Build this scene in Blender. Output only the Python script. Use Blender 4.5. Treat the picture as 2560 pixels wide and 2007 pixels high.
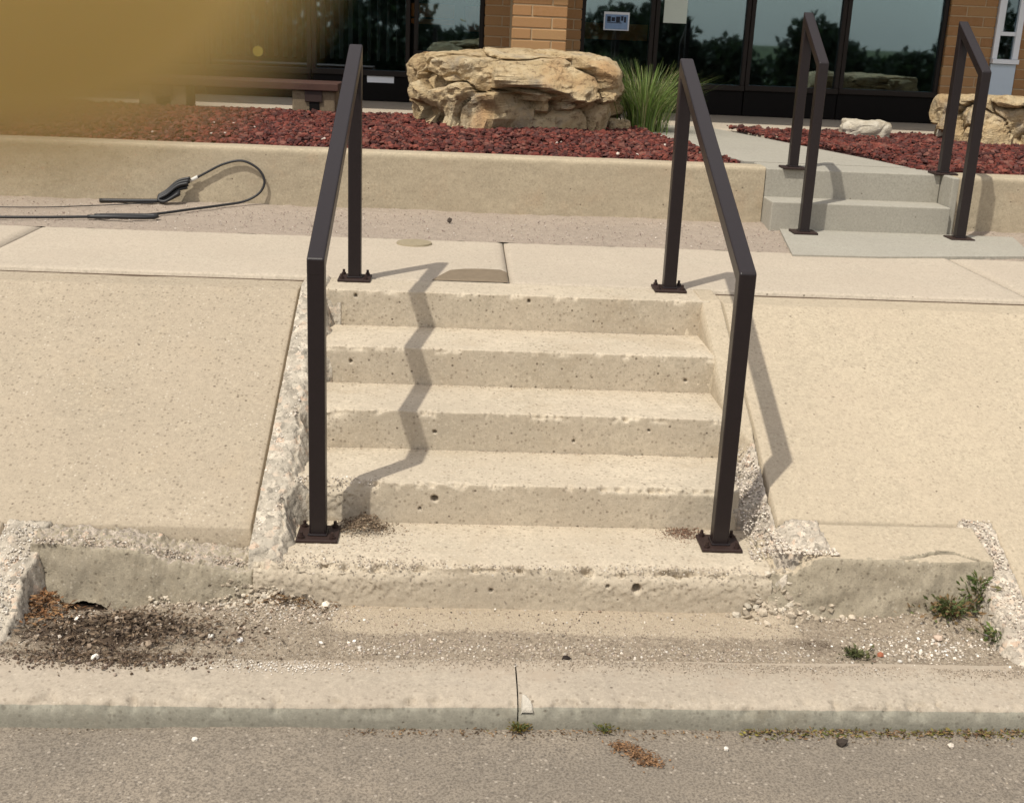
import bpy, bmesh, math, random
import numpy as np
from mathutils import Matrix, Vector

for o in list(bpy.data.objects):
    bpy.data.objects.remove(o)
SC = bpy.context.scene
COL = SC.collection
rng = np.random.default_rng(7)
random.seed(7)

# ------------------------------------------------------------------ camera
CAM = Vector((0.401, -4.3631, 0.9656))
PITCH, YAW, ROLL = 0.3063, 0.0497, 0.0441
fw = Vector((math.sin(YAW)*math.cos(PITCH), math.cos(YAW)*math.cos(PITCH), -math.sin(PITCH)))
rt = fw.cross(Vector((0, 0, 1))).normalized()
up = rt.cross(fw)
rt, up = math.cos(ROLL)*rt + math.sin(ROLL)*up, -math.sin(ROLL)*rt + math.cos(ROLL)*up
cd = bpy.data.cameras.new('camera')
cam = bpy.data.objects.new('camera', cd)
COL.objects.link(cam)
m = Matrix.Identity(4)
for i in range(3):
    m[i][0], m[i][1], m[i][2], m[i][3] = rt[i], up[i], -fw[i], CAM[i]
cam.matrix_world = m
cd.sensor_width = 36.0
cd.lens = 2982.6/2560*36
cd.clip_start, cd.clip_end = 0.002, 1500
cd.dof.use_dof = True
cd.dof.focus_distance = 4.6
cd.dof.aperture_fstop = 10.5
SC.camera = cam

# ------------------------------------------------------------------ sky, sun, exposure
SUN = Vector((0.385, 0.435, -1.0)).normalized()          # direction the light travels
EL = math.asin(-SUN.z)
world = bpy.data.worlds.new('World')
SC.world = world
world.use_nodes = True
wn = world.node_tree.nodes
sky = wn.new('ShaderNodeTexSky')
sky.sky_type = 'NISHITA'
sky.sun_disc = False
sky.sun_elevation = EL
sky.sun_rotation = math.atan2(-SUN.x, -SUN.y)
sky.air_density, sky.dust_density, sky.ozone_density = 1.0, 2.5, .6
wn['Background'].inputs['Strength'].default_value = 0.15
veil = wn.new('ShaderNodeMix')                        # thin bright high cloud over the whole sky
veil.data_type = 'RGBA'
veil.inputs[0].default_value = .62
veil.inputs[7].default_value = (4.25, 3.92, 3.45, 1)
world.node_tree.links.new(sky.outputs['Color'], veil.inputs[6])
world.node_tree.links.new(veil.outputs[2], wn['Background'].inputs['Color'])
sd = bpy.data.lights.new('sun', 'SUN')
sd.energy, sd.angle, sd.color = 2.75, math.radians(0.8), (1.0, 0.955, 0.85)
sun = bpy.data.objects.new('sun', sd)
COL.objects.link(sun)
sun.rotation_euler = SUN.to_track_quat('-Z', 'Y').to_euler()
sun.location = (-8, -9, 20)
SC.view_settings.view_transform = 'Standard'
SC.view_settings.look = 'None'
SC.view_settings.gamma = 1.0
SC.view_settings.exposure = 0.52
SC.view_settings.use_curve_mapping = False
SC.render.engine = 'CYCLES'
SC.cycles.use_denoising = True
SC.cycles.max_bounces = 6

# ------------------------------------------------------------------ noise
def _h(ix, iy, iz, seed):
    n = (ix.astype(np.int64)*374761393 + iy.astype(np.int64)*668265263 + iz.astype(np.int64)*2147483647 + seed*974711) & 0xffffffff
    n = ((n ^ (n >> 13))*1274126177) & 0xffffffff
    n = ((n ^ (n >> 16))*2246822519) & 0xffffffff
    return ((n ^ (n >> 15)) & 0xffff)/65535.0
def vn(x, y, z=0.0, seed=0):
    x, y, z = np.broadcast_arrays(np.asarray(x, float), np.asarray(y, float), np.asarray(z, float))
    ix, iy, iz = np.floor(x), np.floor(y), np.floor(z)
    fx, fy, fz = x-ix, y-iy, z-iz
    fx, fy, fz = [f*f*(3-2*f) for f in (fx, fy, fz)]
    r = 0
    for a in (0, 1):
        for b in (0, 1):
            for c in (0, 1):
                r = r + _h(ix+a, iy+b, iz+c, seed)*(fx if a else 1-fx)*(fy if b else 1-fy)*(fz if c else 1-fz)
    return r
def fbm(x, y, z=0.0, seed=0, oct=4):
    r, a, s = 0, 0.5, 0
    x, y, z = np.asarray(x, float), np.asarray(y, float), np.asarray(z, float)
    for i in range(oct):
        k = 2.03**i
        r = r + a*vn(x*k, y*k, z*k, seed+i*17)
        s += a
        a *= 0.5
    return r/s
def sstep(a, b, x):
    t = np.clip((np.asarray(x, float)-a)/(b-a), 0, 1)
    return t*t*(3-2*t)

# ------------------------------------------------------------------ objects
LOC = {}
def link(o, parent=None):
    COL.objects.link(o)
    if parent is not None:
        o.parent = parent
    return o
def tag(o, label=None, cat=None, group=None, kind=None):
    if label: o['label'] = label
    if cat: o['category'] = cat
    if group: o['group'] = group
    if kind: o['kind'] = kind
    return o
def thing(name, loc, label, cat, group=None):
    o = bpy.data.objects.new(name, None)
    o.empty_display_size = 0.1
    o.location = loc
    COL.objects.link(o)
    LOC[o.name] = Vector(loc)
    return tag(o, label, cat, group)
def base_of(parent):
    return LOC.get(parent.name, Vector((0, 0, 0))) if parent is not None else Vector((0, 0, 0))
def mesh_np(name, V, F, mat=None, parent=None, smooth=True, origin=None, attr=None):
    """V (n,3) in world space, F list/array of equal-length faces, or list of lists"""
    V = np.asarray(V, float)
    b = Vector(origin) if origin is not None else base_of(parent)
    me = bpy.data.meshes.new(name)
    if isinstance(F, np.ndarray):
        k = F.shape[1]
        me.vertices.add(len(V)); me.vertices.foreach_set('co', (V-np.array(b)).ravel())
        me.loops.add(F.size); me.loops.foreach_set('vertex_index', F.ravel().astype(np.int32))
        me.polygons.add(len(F))
        me.polygons.foreach_set('loop_start', np.arange(0, F.size, k, dtype=np.int32))
        me.polygons.foreach_set('loop_total', np.full(len(F), k, dtype=np.int32))
        me.update(calc_edges=True)
    else:
        me.from_pydata((V-np.array(b)).tolist(), [], [list(f) for f in F])
    if attr is not None:
        at = me.attributes.new('tint', 'FLOAT_COLOR', 'POINT')
        at.data.foreach_set('color', np.c_[attr, np.ones(len(attr))].ravel())
    me.polygons.foreach_set('use_smooth', np.full(len(me.polygons), bool(smooth)))
    me.validate()
    o = bpy.data.objects.new(name, me)
    if mat: me.materials.append(mat)
    link(o, parent)
    if parent is None and origin is not None:
        o.location = origin
    LOC[o.name] = b
    if origin is not None and parent is not None:
        o.location = b - base_of(parent)
    return o
def grid_faces(n, m):
    i = np.arange(n*m).reshape(n, m)
    return np.stack([i[:-1, :-1], i[1:, :-1], i[1:, 1:], i[:-1, 1:]], -1).reshape(-1, 4)
def grid(name, X, Y, Z, mat, parent=None, smooth=True, flip=False, **k):
    F = grid_faces(*X.shape)
    if flip: F = F[:, ::-1].copy()
    return mesh_np(name, np.c_[X.ravel(), Y.ravel(), Z.ravel()], F, mat, parent, smooth, **k)
def bm_obj(name, bm, mat, parent=None, smooth=False, origin=None):
    bmesh.ops.recalc_face_normals(bm, faces=bm.faces)
    b = Vector(origin) if origin is not None else base_of(parent)
    bmesh.ops.translate(bm, vec=-b, verts=bm.verts)
    me = bpy.data.meshes.new(name)
    bm.to_mesh(me); bm.free()
    if smooth:
        me.polygons.foreach_set('use_smooth', np.full(len(me.polygons), True))
    if mat: me.materials.append(mat)
    o = bpy.data.objects.new(name, me)
    link(o, parent)
    if parent is None and origin is not None: o.location = b
    LOC[o.name] = b
    return o
def bm_box(bm, lo, hi, bev=0.0, seg=2):
    r = bmesh.ops.create_cube(bm, size=1)
    vs = r['verts']
    for v in vs:
        v.co = Vector([lo[i]+(v.co[i]+0.5)*(hi[i]-lo[i]) for i in range(3)])
    if bev > 0:
        es = list({e for v in vs for e in v.link_edges})
        bmesh.ops.bevel(bm, geom=es, offset=bev, segments=seg, profile=0.5, affect='EDGES')
def box(name, lo, hi, mat, parent=None, bev=0.0, origin=None, seg=2):
    bm = bmesh.new()
    bm_box(bm, lo, hi, bev, seg)
    return bm_obj(name, bm, mat, parent, origin=origin)
def tube(name, pts, rad, mat, parent=None, n=10, origin=None, closed_ends=True):
    P = np.asarray(pts, float)
    R = np.full(len(P), rad) if np.isscalar(rad) else np.asarray(rad, float)
    T = np.gradient(P, axis=0); T /= np.linalg.norm(T, axis=1)[:, None]
    ref = np.array([0, 0, 1.0]) if abs(T[0][2]) < .9 else np.array([1.0, 0, 0])
    V = []
    a = np.cross(T[0], ref); a /= np.linalg.norm(a)
    for i in range(len(P)):
        a = a - T[i]*np.dot(a, T[i]); a /= np.linalg.norm(a)
        b = np.cross(T[i], a)
        for k in range(n):
            t = 2*math.pi*k/n
            V.append(P[i] + R[i]*(math.cos(t)*a + math.sin(t)*b))
    F = []
    for i in range(len(P)-1):
        for k in range(n):
            F.append((i*n+k, i*n+(k+1) % n, (i+1)*n+(k+1) % n, (i+1)*n+k))
    F.append(tuple(range(n))[::-1]); F.append(tuple((len(P)-1)*n+k for k in range(n)))
    return mesh_np(name, V, F, mat, parent, True, origin=origin)
def smooth_path(pts, k=8):
    P = np.asarray(pts, float)
    P = np.vstack([2*P[0]-P[1], P, 2*P[-1]-P[-2]])
    out = []
    for i in range(1, len(P)-2):
        for t in np.linspace(0, 1, k, endpoint=False):
            a, b, c, d = P[i-1:i+3]
            out.append(0.5*((2*b)+(-a+c)*t+(2*a-5*b+4*c-d)*t*t+(-a+3*b-3*c+d)*t**3))
    out.append(P[-2])
    return np.array(out)

# ico stones
def _ico():
    bm = bmesh.new()
    bmesh.ops.create_icosphere(bm, subdivisions=1, radius=1.0)
    V = np.array([v.co[:] for v in bm.verts]); F = np.array([[v.index for v in f.verts] for f in bm.faces])
    bm.free()
    return V, F
ICO_V, ICO_F = _ico()
def rand_rot(n):
    q = rng.normal(size=(n, 4)); q /= np.linalg.norm(q, axis=1)[:, None]
    w, x, y, z = q.T
    return np.stack([np.stack([1-2*(y*y+z*z), 2*(x*y-z*w), 2*(x*z+y*w)], -1),
                     np.stack([2*(x*y+z*w), 1-2*(x*x+z*z), 2*(y*z-x*w)], -1),
                     np.stack([2*(x*z-y*w), 2*(y*z+x*w), 1-2*(x*x+y*y)], -1)], 1)
def stones(name, P, S, pal, mat, parent=None, jit=0.28, flat=0.75, kind=None, smooth=False, origin=None):
    P = np.asarray(P, float); n = len(P)
    S = np.asarray(S, float)
    V = np.repeat(ICO_V[None], n, 0)
    V = V*(1+rng.uniform(-jit, jit, (n, len(ICO_V), 1)))
    V = V*rng.uniform(0.65, 1.2, (n, 1, 3))
    V = np.einsum('nij,nvj->nvi', rand_rot(n), V)
    V[:, :, 2] *= flat
    V = V*S[:, None, None] + P[:, None, :]
    F = (ICO_F[None] + (np.arange(n)*len(ICO_V))[:, None, None]).reshape(-1, 3)
    pal = np.asarray(pal, float)
    C = pal[rng.integers(0, len(pal), n)]*rng.uniform(0.75, 1.2, (n, 1))
    C = np.repeat(C[:, None], len(ICO_V), 1).reshape(-1, 3)
    o = mesh_np(name, V.reshape(-1, 3), F, mat, parent, smooth, attr=C, origin=origin)
    if kind: o['kind'] = kind
    return o
def leaves(name, P, L, W, D, pal, mat, parent=None, kind=None):
    """small bent leaf blades: base points P, length L, width W, direction D"""
    P, D = np.asarray(P, float), np.asarray(D, float)
    n = len(P)
    D = D/np.linalg.norm(D, axis=1)[:, None]
    up_ = rng.normal(size=(n, 3)); S = np.cross(D, up_); S /= np.linalg.norm(S, axis=1)[:, None]
    N = np.cross(S, D)
    L, W = np.broadcast_to(L, n)[:, None], np.broadcast_to(W, n)[:, None]
    V = np.stack([P, P+D*L*.5+S*W*.5+N*L*.08, P+D*L, P+D*L*.5-S*W*.5+N*L*.08], 1)
    F = np.arange(n*4).reshape(n, 4)
    pal = np.asarray(pal, float)
    C = np.repeat((pal[rng.integers(0, len(pal), n)]*rng.uniform(.7, 1.25, (n, 1)))[:, None], 4, 1).reshape(-1, 3)
    o = mesh_np(name, V.reshape(-1, 3), F, mat, parent, False, attr=C)
    if kind: o['kind'] = kind
    return o

# ------------------------------------------------------------------ materials
class NT:
    def __init__(s, name, rough=0.8, spec=0.3):
        s.m = bpy.data.materials.new(name); s.m.use_nodes = True
        s.t = s.m.node_tree; s.b = s.t.nodes['Principled BSDF']
        s.b.inputs['Roughness'].default_value = rough
        s.b.inputs['Specular IOR Level'].default_value = spec
    def n(s, typ, **k):
        nd = s.t.nodes.new(typ)
        for a, v in k.items(): setattr(nd, a, v)
        return nd
    def l(s, a, b): s.t.links.new(a, b)
    def pos(s): return s.n('ShaderNodeNewGeometry').outputs['Position']
    def objc(s): return s.n('ShaderNodeTexCoord').outputs['Object']
    def noise(s, vec, scale, detail=4, rough=.55, dist=0):
        nd = s.n('ShaderNodeTexNoise'); s.l(vec, nd.inputs['Vector'])
        nd.inputs['Scale'].default_value = scale; nd.inputs['Detail'].default_value = detail
        nd.inputs['Roughness'].default_value = rough; nd.inputs['Distortion'].default_value = dist
        return nd.outputs['Fac']
    def voro(s, vec, scale, feat='F1'):
        nd = s.n('ShaderNodeTexVoronoi', feature=feat); s.l(vec, nd.inputs['Vector'])
        nd.inputs['Scale'].default_value = scale
        return nd
    def ramp(s, fac, stops):
        nd = s.n('ShaderNodeValToRGB'); s.l(fac, nd.inputs['Fac'])
        e = nd.color_ramp.elements
        while len(e) < len(stops): e.new(0.5)
        for i, (p, c) in enumerate(stops):
            e[i].position = p
            e[i].color = (c, c, c, 1) if np.isscalar(c) else (*c, 1)
        return nd.outputs['Color']
    def mix(s, fac, a, b, mode='MIX'):
        nd = s.n('ShaderNodeMix', data_type='RGBA', blend_type=mode)
        for sock, v in ((nd.inputs['Factor'], fac), (nd.inputs[6], a), (nd.inputs[7], b)):
            if isinstance(v, bpy.types.NodeSocket): s.l(v, sock)
            elif np.isscalar(v): sock.default_value = v
            else: sock.default_value = (*v, 1)
        return nd.outputs[2]
    def math(s, op, a, b=None):
        nd = s.n('ShaderNodeMath', operation=op)
        for sock, v in zip(nd.inputs, (a, b)):
            if v is None: continue
            if isinstance(v, bpy.types.NodeSocket): s.l(v, sock)
            else: sock.default_value = v
        return nd.outputs[0]
    def base(s, c):
        if isinstance(c, bpy.types.NodeSocket): s.l(c, s.b.inputs['Base Color'])
        else: s.b.inputs['Base Color'].default_value = (*c, 1)
    def bump(s, h, strength=.5, dist=.01):
        nd = s.n('ShaderNodeBump'); nd.inputs['Strength'].default_value = strength
        nd.inputs['Distance'].default_value = dist
        s.l(h, nd.inputs['Height']); s.l(nd.outputs['Normal'], s.b.inputs['Normal'])

def specks(t, p, scale, lo, hi, r):
    """mask of single voronoi cells: the cell's random value lies in lo..hi and the point is near its centre"""
    v = t.voro(p, scale)
    sep = t.n('ShaderNodeSeparateColor'); t.l(v.outputs['Color'], sep.inputs['Color'])
    a = t.math('GREATER_THAN', sep.outputs['Red'], lo)
    b = t.math('LESS_THAN', sep.outputs['Red'], hi)
    c = t.ramp(v.outputs['Distance'], [(r*.6, 1.0), (r, 0.0)])
    return t.math('MULTIPLY', t.math('MULTIPLY', a, b), c)

def concrete(name, c, var=.18, dark=.5, light=.35, pits=.25, stain=(.42, .33, .22), stain_amt=.35, scale=1.0, bump=.35, rough=.88):
    t = NT(name, rough, .25)
    p = t.pos()
    big = t.noise(p, 2.2*scale, 6, .6)
    col = t.mix(t.ramp(big, [(.3, 0.0), (.72, 1.0)]), [x*(1-var) for x in c], [min(.9, x*(1+var*.8)) for x in c])
    mid = t.noise(p, 26*scale, 5, .65)
    col = t.mix(t.ramp(mid, [(.3, .4+var*3), (.55, 0.0)]), col, [x*.8 for x in c])
    st = t.noise(p, 5.5*scale, 5, .6, .4)
    col = t.mix(t.math('MULTIPLY', t.ramp(st, [(.54, 0.0), (.72, 1.0)]), stain_amt), col, stain)
    gr_ = t.noise(p, 85*scale, 3, .6)
    col = t.mix(t.ramp(gr_, [(.32, .75), (.48, 0.0)]), col, [x*.74 for x in c])
    col = t.mix(t.ramp(gr_, [(.54, 0.0), (.70, .6)]), col, [min(.85, x*1.22) for x in c])
    tn_ = t.noise(p, 3.3*scale, 3, .5)
    col = t.mix(t.ramp(tn_, [(.40, .35), (.62, 0.0)]), col, (c[0]*.95, c[1]*.93, c[2]*.93))
    fine = t.noise(p, 240*scale, 3, .7)
    col = t.mix(t.ramp(fine, [(.35, .35), (.5, 0.0)]), col, [x*.62 for x in c])
    s1 = specks(t, p, 75*scale, .80, 1.0, .42)
    col = t.mix(t.math('MULTIPLY', s1, dark), col, (c[0]*.38, c[1]*.35, c[2]*.33))
    s2 = specks(t, p, 95*scale, .0, .18, .40)
    s2 = t.math('MULTIPLY', s2, t.ramp(t.noise(p, 7*scale, 3), [(.4, .1), (.65, 1.0)]))
    col = t.mix(t.math('MULTIPLY', s2, light*.75), col, (.66, .59, .49))
    s3 = t.math('MULTIPLY', specks(t, p, 34*scale, .0, pits*.9, .17), t.ramp(t.noise(p, 6*scale, 4, .7), [(.42, 0.0), (.56, 1.0)]))
    col = t.mix(t.math('MULTIPLY', specks(t, p, 130*scale, .55, .8, .45), dark*.8), col, [x*.55 for x in c])
    col = t.mix(t.math('MULTIPLY', s3, .8), col, (.11, .085, .06))
    t.base(col)
    h = t.math('ADD', t.math('MULTIPLY', fine, .5), t.math('MULTIPLY', mid, .6))
    h = t.math('SUBTRACT', h, t.math('MULTIPLY', s3, 1.5))
    t.bump(h, bump, .006)
    return t.m

def aggregate(name, pale=(.52, .455, .37), scale=62, darkc=(.16, .13, .1)):
    t = NT(name, .85, .3)
    p = t.pos()
    v = t.voro(p, scale)
    sep = t.n('ShaderNodeSeparateColor'); t.l(v.outputs['Color'], sep.inputs['Color'])
    col = t.ramp(sep.outputs['Green'], [(0.0, [x*.45 for x in pale]), (.25, [x*.75 for x in pale]), (.55, pale), (.8, (pale[0]*1.2, pale[1]*1.2, pale[2]*1.2)), (1.0, (.5, .36, .26))])
    e = t.voro(p, scale, 'DISTANCE_TO_EDGE')
    col = t.mix(t.ramp(t.noise(p, scale*.35, 4, .7), [(.40, 0.0), (.58, .8)]), col, [x*.8 for x in pale])
    col = t.mix(t.ramp(t.noise(p, scale*1.6, 3, .7), [(.34, .8), (.46, 0.0)]), col, [x*.35 for x in pale])
    n = t.noise(p, 9, 4, .6)
    col = t.mix(t.ramp(n, [(.5, 0.0), (.75, .55)]), col, darkc)
    t.base(col)
    h = t.math('ADD', t.ramp(v.outputs['Distance'], [(0.0, 1.0), (.6, 0.0)]), t.noise(p, 150, 3))
    t.bump(h, .55, .006)
    return t.m

def attr_mat(name, rough=.85, bump=.4, bscale=120, spec=.25):
    t = NT(name, rough, spec)
    a = t.n('ShaderNodeAttribute', attribute_name='tint')
    n = t.noise(t.pos(), bscale, 3)
    t.base(t.mix(t.ramp(n, [(.3, .5), (.6, 0.0)]), a.outputs['Color'], t.mix(.45, a.outputs['Color'], (0, 0, 0))))
    t.bump(n, bump, .004)
    return t.m

def leaf_mat(name):
    t = NT(name, .6, .3)
    a = t.n('ShaderNodeAttribute', attribute_name='tint')
    t.base(a.outputs['Color'])
    tr = t.n('ShaderNodeBsdfTranslucent'); t.l(a.outputs['Color'], tr.inputs['Color'])
    mx = t.n('ShaderNodeMixShader'); mx.inputs[0].default_value = .35
    t.l(t.b.outputs[0], mx.inputs[1]); t.l(tr.outputs[0], mx.inputs[2])
    t.l(mx.outputs[0], t.t.nodes['Material Output'].inputs['Surface'])
    return t.m

def plain(name, c, rough=.7, spec=.3, metal=0, var=.12, scale=14, bump=0.0, bscale=200):
    t = NT(name, rough, spec); t.b.inputs['Metallic'].default_value = metal
    p = t.pos()
    n = t.noise(p, scale, 5, .6)
    t.base(t.mix(n, [x*(1-var) for x in c], [min(1, x*(1+var)) for x in c]))
    if bump: t.bump(t.noise(p, bscale, 3), bump, .003)
    return t.m

M = {}
M['step'] = concrete('stair_concrete', (.48, .412, .315), dark=.55, light=.4, pits=.40, stain=(.34, .27, .185), stain_amt=.5)
M['slab_pale'] = concrete('pale_slab', (.425, .357, .262), var=.06, dark=.30, light=.25, pits=.16, stain=(.46, .36, .27), stain_amt=.14)
M['slab_dull'] = concrete('weathered_slab', (.37, .31, .23), var=.09, dark=.55, light=.55, pits=.2, stain=(.42, .32, .2), stain_amt=.2)
M['walk'] = concrete('walk_concrete', (.44, .378, .298), var=.08, dark=.25, light=.2, pits=.05, stain=(.45, .38, .31), stain_amt=.3)
M['wall'] = concrete('wall_concrete', (.41, .345, .245), var=.16, dark=.25, light=.1, pits=.14, stain=(.40, .28, .18), stain_amt=.4)
M['new'] = concrete('new_grey_concrete', (.335, .315, .265), var=.06, dark=.1, light=.05, pits=.03, stain=(.36, .33, .28), stain_amt=.25, bump=.2)
M['kerb'] = concrete('kerb_concrete', (.385, .33, .26), var=.16, dark=.4, light=.35, pits=.08, stain=(.34, .30, .25), stain_amt=.35)
def kerb_dirt():
    t_ = M['kerb'].node_tree; b_ = t_.nodes['Principled BSDF']
    nt = NT.__new__(NT); nt.m, nt.t, nt.b = M['kerb'], t_, b_
    src = b_.inputs['Base Color'].links[0].from_socket
    p_ = nt.pos(); sep = nt.n('ShaderNodeSeparateXYZ'); nt.l(p_, sep.inputs[0])
    yy = nt.math('MULTIPLY', nt.math('ADD', sep.outputs['Y'], 1.685), 5.0)
    f_ = nt.math('ADD', nt.math('ADD', yy, nt.math('MULTIPLY', nt.math('SUBTRACT', nt.noise(p_, 7, 6, .7, .3), .5), 3.2)), nt.math('MULTIPLY', nt.math('SUBTRACT', nt.noise(p_, 60, 3, .7), .5), 1.2))
    nt.base(nt.mix(nt.ramp(f_, [(.35, 0.0), (1.0, .85)]), src, (.34, .28, .215)))
kerb_dirt()
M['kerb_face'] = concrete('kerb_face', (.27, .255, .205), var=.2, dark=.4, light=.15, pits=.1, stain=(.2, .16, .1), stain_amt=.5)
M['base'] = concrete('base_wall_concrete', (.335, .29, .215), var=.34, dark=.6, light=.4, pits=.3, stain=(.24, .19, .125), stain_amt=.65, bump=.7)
M['gravel_strip'] = concrete('pink_gravel_strip', (.325, .268, .215), var=.1, dark=.65, light=.5, pits=.1, stain=(.33, .26, .2), stain_amt=.3, bump=.8)
M['agg'] = aggregate('exposed_aggregate')
M['agg_white'] = aggregate('pale_broken_concrete', (.47, .415, .335), 48, (.28, .23, .175))
M['agg_grey'] = aggregate('dirty_aggregate', (.40, .34, .275), 70)
M['stone'] = attr_mat('loose_stone')
M['lava'] = attr_mat('red_lava_rock', .9, .7, 90, .15)
M['leaf'] = leaf_mat('leaf')
M['litter'] = attr_mat('leaf_litter', .8, .2, 80)
t = NT('asphalt', .92, .2); p = t.pos()
col = t.mix(t.ramp(t.noise(p, 1.3, 6, .65, .4), [(.30, 0.0), (.68, 1.0)]), (.185, .16, .13), (.30, .252, .196))
col = t.mix(t.ramp(t.noise(p, 150, 5, .8), [(.40, .85), (.55, 0.0)]), col, (.10, .083, .066))
col = t.mix(t.math('MULTIPLY', specks(t, p, 105, .62, 1.0, .48), t.ramp(t.noise(p, 2.5, 5, .65), [(.35, .75), (.65, .2)])), col, (.11, .095, .08))
col = t.mix(t.math('MULTIPLY', specks(t, p, 90, .0, .10, .42), .45), col, (.48, .42, .35))
t.base(col); t.bump(t.noise(p, 170, 4, .7), .45, .005); M['asphalt'] = t.m
t = NT('dirt', .95, .1); p = t.pos()
col = t.mix(t.noise(p, 12, 6, .65), (.27, .215, .16), (.45, .38, .30))
col = t.mix(t.ramp(t.noise(p, 110, 4, .7), [(.36, .8), (.55, 0.0)]), col, (.13, .10, .075))
col = t.mix(t.math('MULTIPLY', specks(t, p, 85, .7, 1.0, .4), .7), col, (.52, .46, .38))
t.base(col); t.bump(t.noise(p, 130, 5, .7), .9, .008); M['dirt'] = t.m
M['mulch'] = plain('dark_mulch', (.09, .062, .042), .95, .1, var=.5, scale=60, bump=.8)
M['mud'] = plain('dried_mud', (.185, .145, .102), .95, .1, var=.22, scale=30, bump=.4)
t = NT('brown_paint', .36, .42); p = t.pos()
n = t.noise(p, 60, 4, .6)
t.base(t.mix(n, (.0095, .0058, .0062), (.0145, .0092, .0098))); t.bump(t.noise(p, 300, 2), .08, .002); M['rail'] = t.m
M['rail_worn'] = plain('worn_brown_paint', (.026, .013, .010), .6, .35, var=.35, scale=80, bump=.4)
M['bolt'] = plain('bolt_steel', (.22, .18, .16), .45, .5, .6, scale=90)
M['bronze'] = plain('bronze_frame', (.018, .013, .010), .5, .2)
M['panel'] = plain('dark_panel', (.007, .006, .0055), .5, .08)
t = NT('brick', .9, .2)
oi = t.n('ShaderNodeObjectInfo'); p = t.pos()
col = t.ramp(oi.outputs['Random'], [(0, (.31, .165, .070)), (.35, (.35, .195, .085)), (.7, (.38, .23, .105)), (1, (.28, .14, .058))])
col = t.mix(t.ramp(t.noise(p, 40, 5, .6), [(.4, .5), (.65, 0.0)]), col, (.36, .2, .1))
t.base(col); t.bump(t.noise(p, 160, 4), .5, .004); M['brick'] = t.m
M['mortar'] = plain('mortar', (.42, .31, .19), .95, .1, bump=.5)
t = NT('window_glass', 0, .5)
gl = t.n('ShaderNodeBsdfGlossy'); gl.inputs['Roughness'].default_value = 0.02; gl.inputs['Color'].default_value = (.62, .86, 1, 1)
tr = t.n('ShaderNodeBsdfTransparent'); tr.inputs['Color'].default_value = (.82, .84, .82, 1)
fr = t.n('ShaderNodeFresnel'); fr.inputs['IOR'].default_value = 2.7
mx = t.n('ShaderNodeMixShader'); t.l(fr.outputs[0], mx.inputs[0]); t.l(tr.outputs[0], mx.inputs[1]); t.l(gl.outputs[0], mx.inputs[2])
t.l(mx.outputs[0], t.t.nodes['Material Output'].inputs['Surface']); M['glass'] = t.m
M['dark_room'] = plain('dark_room', (.05, .045, .04), .9)
M['blind'] = plain('blind_slat', (.7, .68, .66), .7)
M['counter'] = plain('orange_wood', (.62, .25, .07), .6, scale=20)
M['terracotta'] = plain('terracotta', (.50, .13, .05), .7)
M['white'] = plain('white_paint', (.75, .77, .80), .5, var=.05)
M['paper'] = plain('paper', (.62, .68, .60), .8, var=.06)
M['blue_white'] = plain('pale_blue_panel', (.50, .58, .66), .5, var=.05)
M['sticker'] = plain('sticker_blue', (.22, .33, .52), .6, var=.2, scale=30)
M['ink'] = plain('dark_ink', (.02, .025, .04), .6)
M['yellow'] = plain('yellow_paint', (.52, .42, .07), .6)
M['bench'] = plain('bench_wood', (.060, .028, .020), .7, var=.3, scale=9, bump=.4)
M['block'] = concrete('bench_block', (.17, .13, .085), dark=.3, light=.1)
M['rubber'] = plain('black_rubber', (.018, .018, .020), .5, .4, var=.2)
M['tape'] = plain('pale_tape', (.6, .58, .54), .7)
M['soffit'] = plain('soffit', (.10, .075, .055), .8)
M['ground'] = plain('far_ground', (.07, .085, .04), .95, .1, var=.4, scale=.4)
M['bark'] = plain('bark', (.07, .05, .035), .9, var=.3, scale=12, bump=.6)
M['cover'] = plain('cover_plate', (.27, .225, .15), .7, .3, var=.2, scale=40)
t = NT('skin', .55, .35); p = t.objc()
col = t.mix(t.noise(p, 300, 4), (.54, .40, .135), (.61, .45, .16)); t.base(col)
t.b.inputs['Subsurface Weight'].default_value = .7; t.b.inputs['Subsurface Radius'].default_value = (1, .6, .3); t.b.inputs['Subsurface Scale'].default_value = .008
t.bump(t.noise(p, 1500, 2), .2, .0003); M['skin'] = t.m
M['nail'] = plain('nail', (.5, .32, .2), .35, .5, scale=200)

# ------------------------------------------------------------------ dimensions
T, R = 0.306, 0.1328
W = 1.22
plane_z = lambda y: 0.434*(np.asarray(y, float)-0.02)
ZB = -5*R                     # lower walk
ZS = -0.734                   # street
ZT = 0.295                    # terrace
KF = lambda x: -1.742+0.019*(np.asarray(x, float)-.58)
WX0, WX1 = -7.0, 8.0

# ------------------------------------------------------------------ ground, street
g = np.array([[-300, -400, -2.6], [300, -400, -2.6], [300, -14, -1.6], [-300, -14, -1.6], [300, 0, -.9], [-300, 0, -.9], [300, 400, -.9], [-300, 400, -.9]])
tag(mesh_np('ground', g, [(0, 1, 2, 3), (3, 2, 4, 5), (5, 4, 6, 7)], M['ground'], smooth=False), kind='structure')
xs, ys = np.linspace(-2.2, 3.4, 700), np.linspace(-3.2, -1.70, 200)
X, Y = np.meshgrid(xs, ys, indexing='ij')
Z = ZS + .012*(fbm(X*2, Y*2, seed=3)-.5) + .006*(fbm(X*28, Y*28, seed=5)-.5) + .012*sstep(-1.80, -1.71, Y)*fbm(X*9, Y*9, seed=8)
street = grid('street', X, Y, Z, M['asphalt'])
tag(street, kind='structure')
xx = np.array([[-40, -12, ZS-.02], [40, -12, ZS-.02], [40, -1.70, ZS-.02], [-40, -1.70, ZS-.02]])
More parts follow.
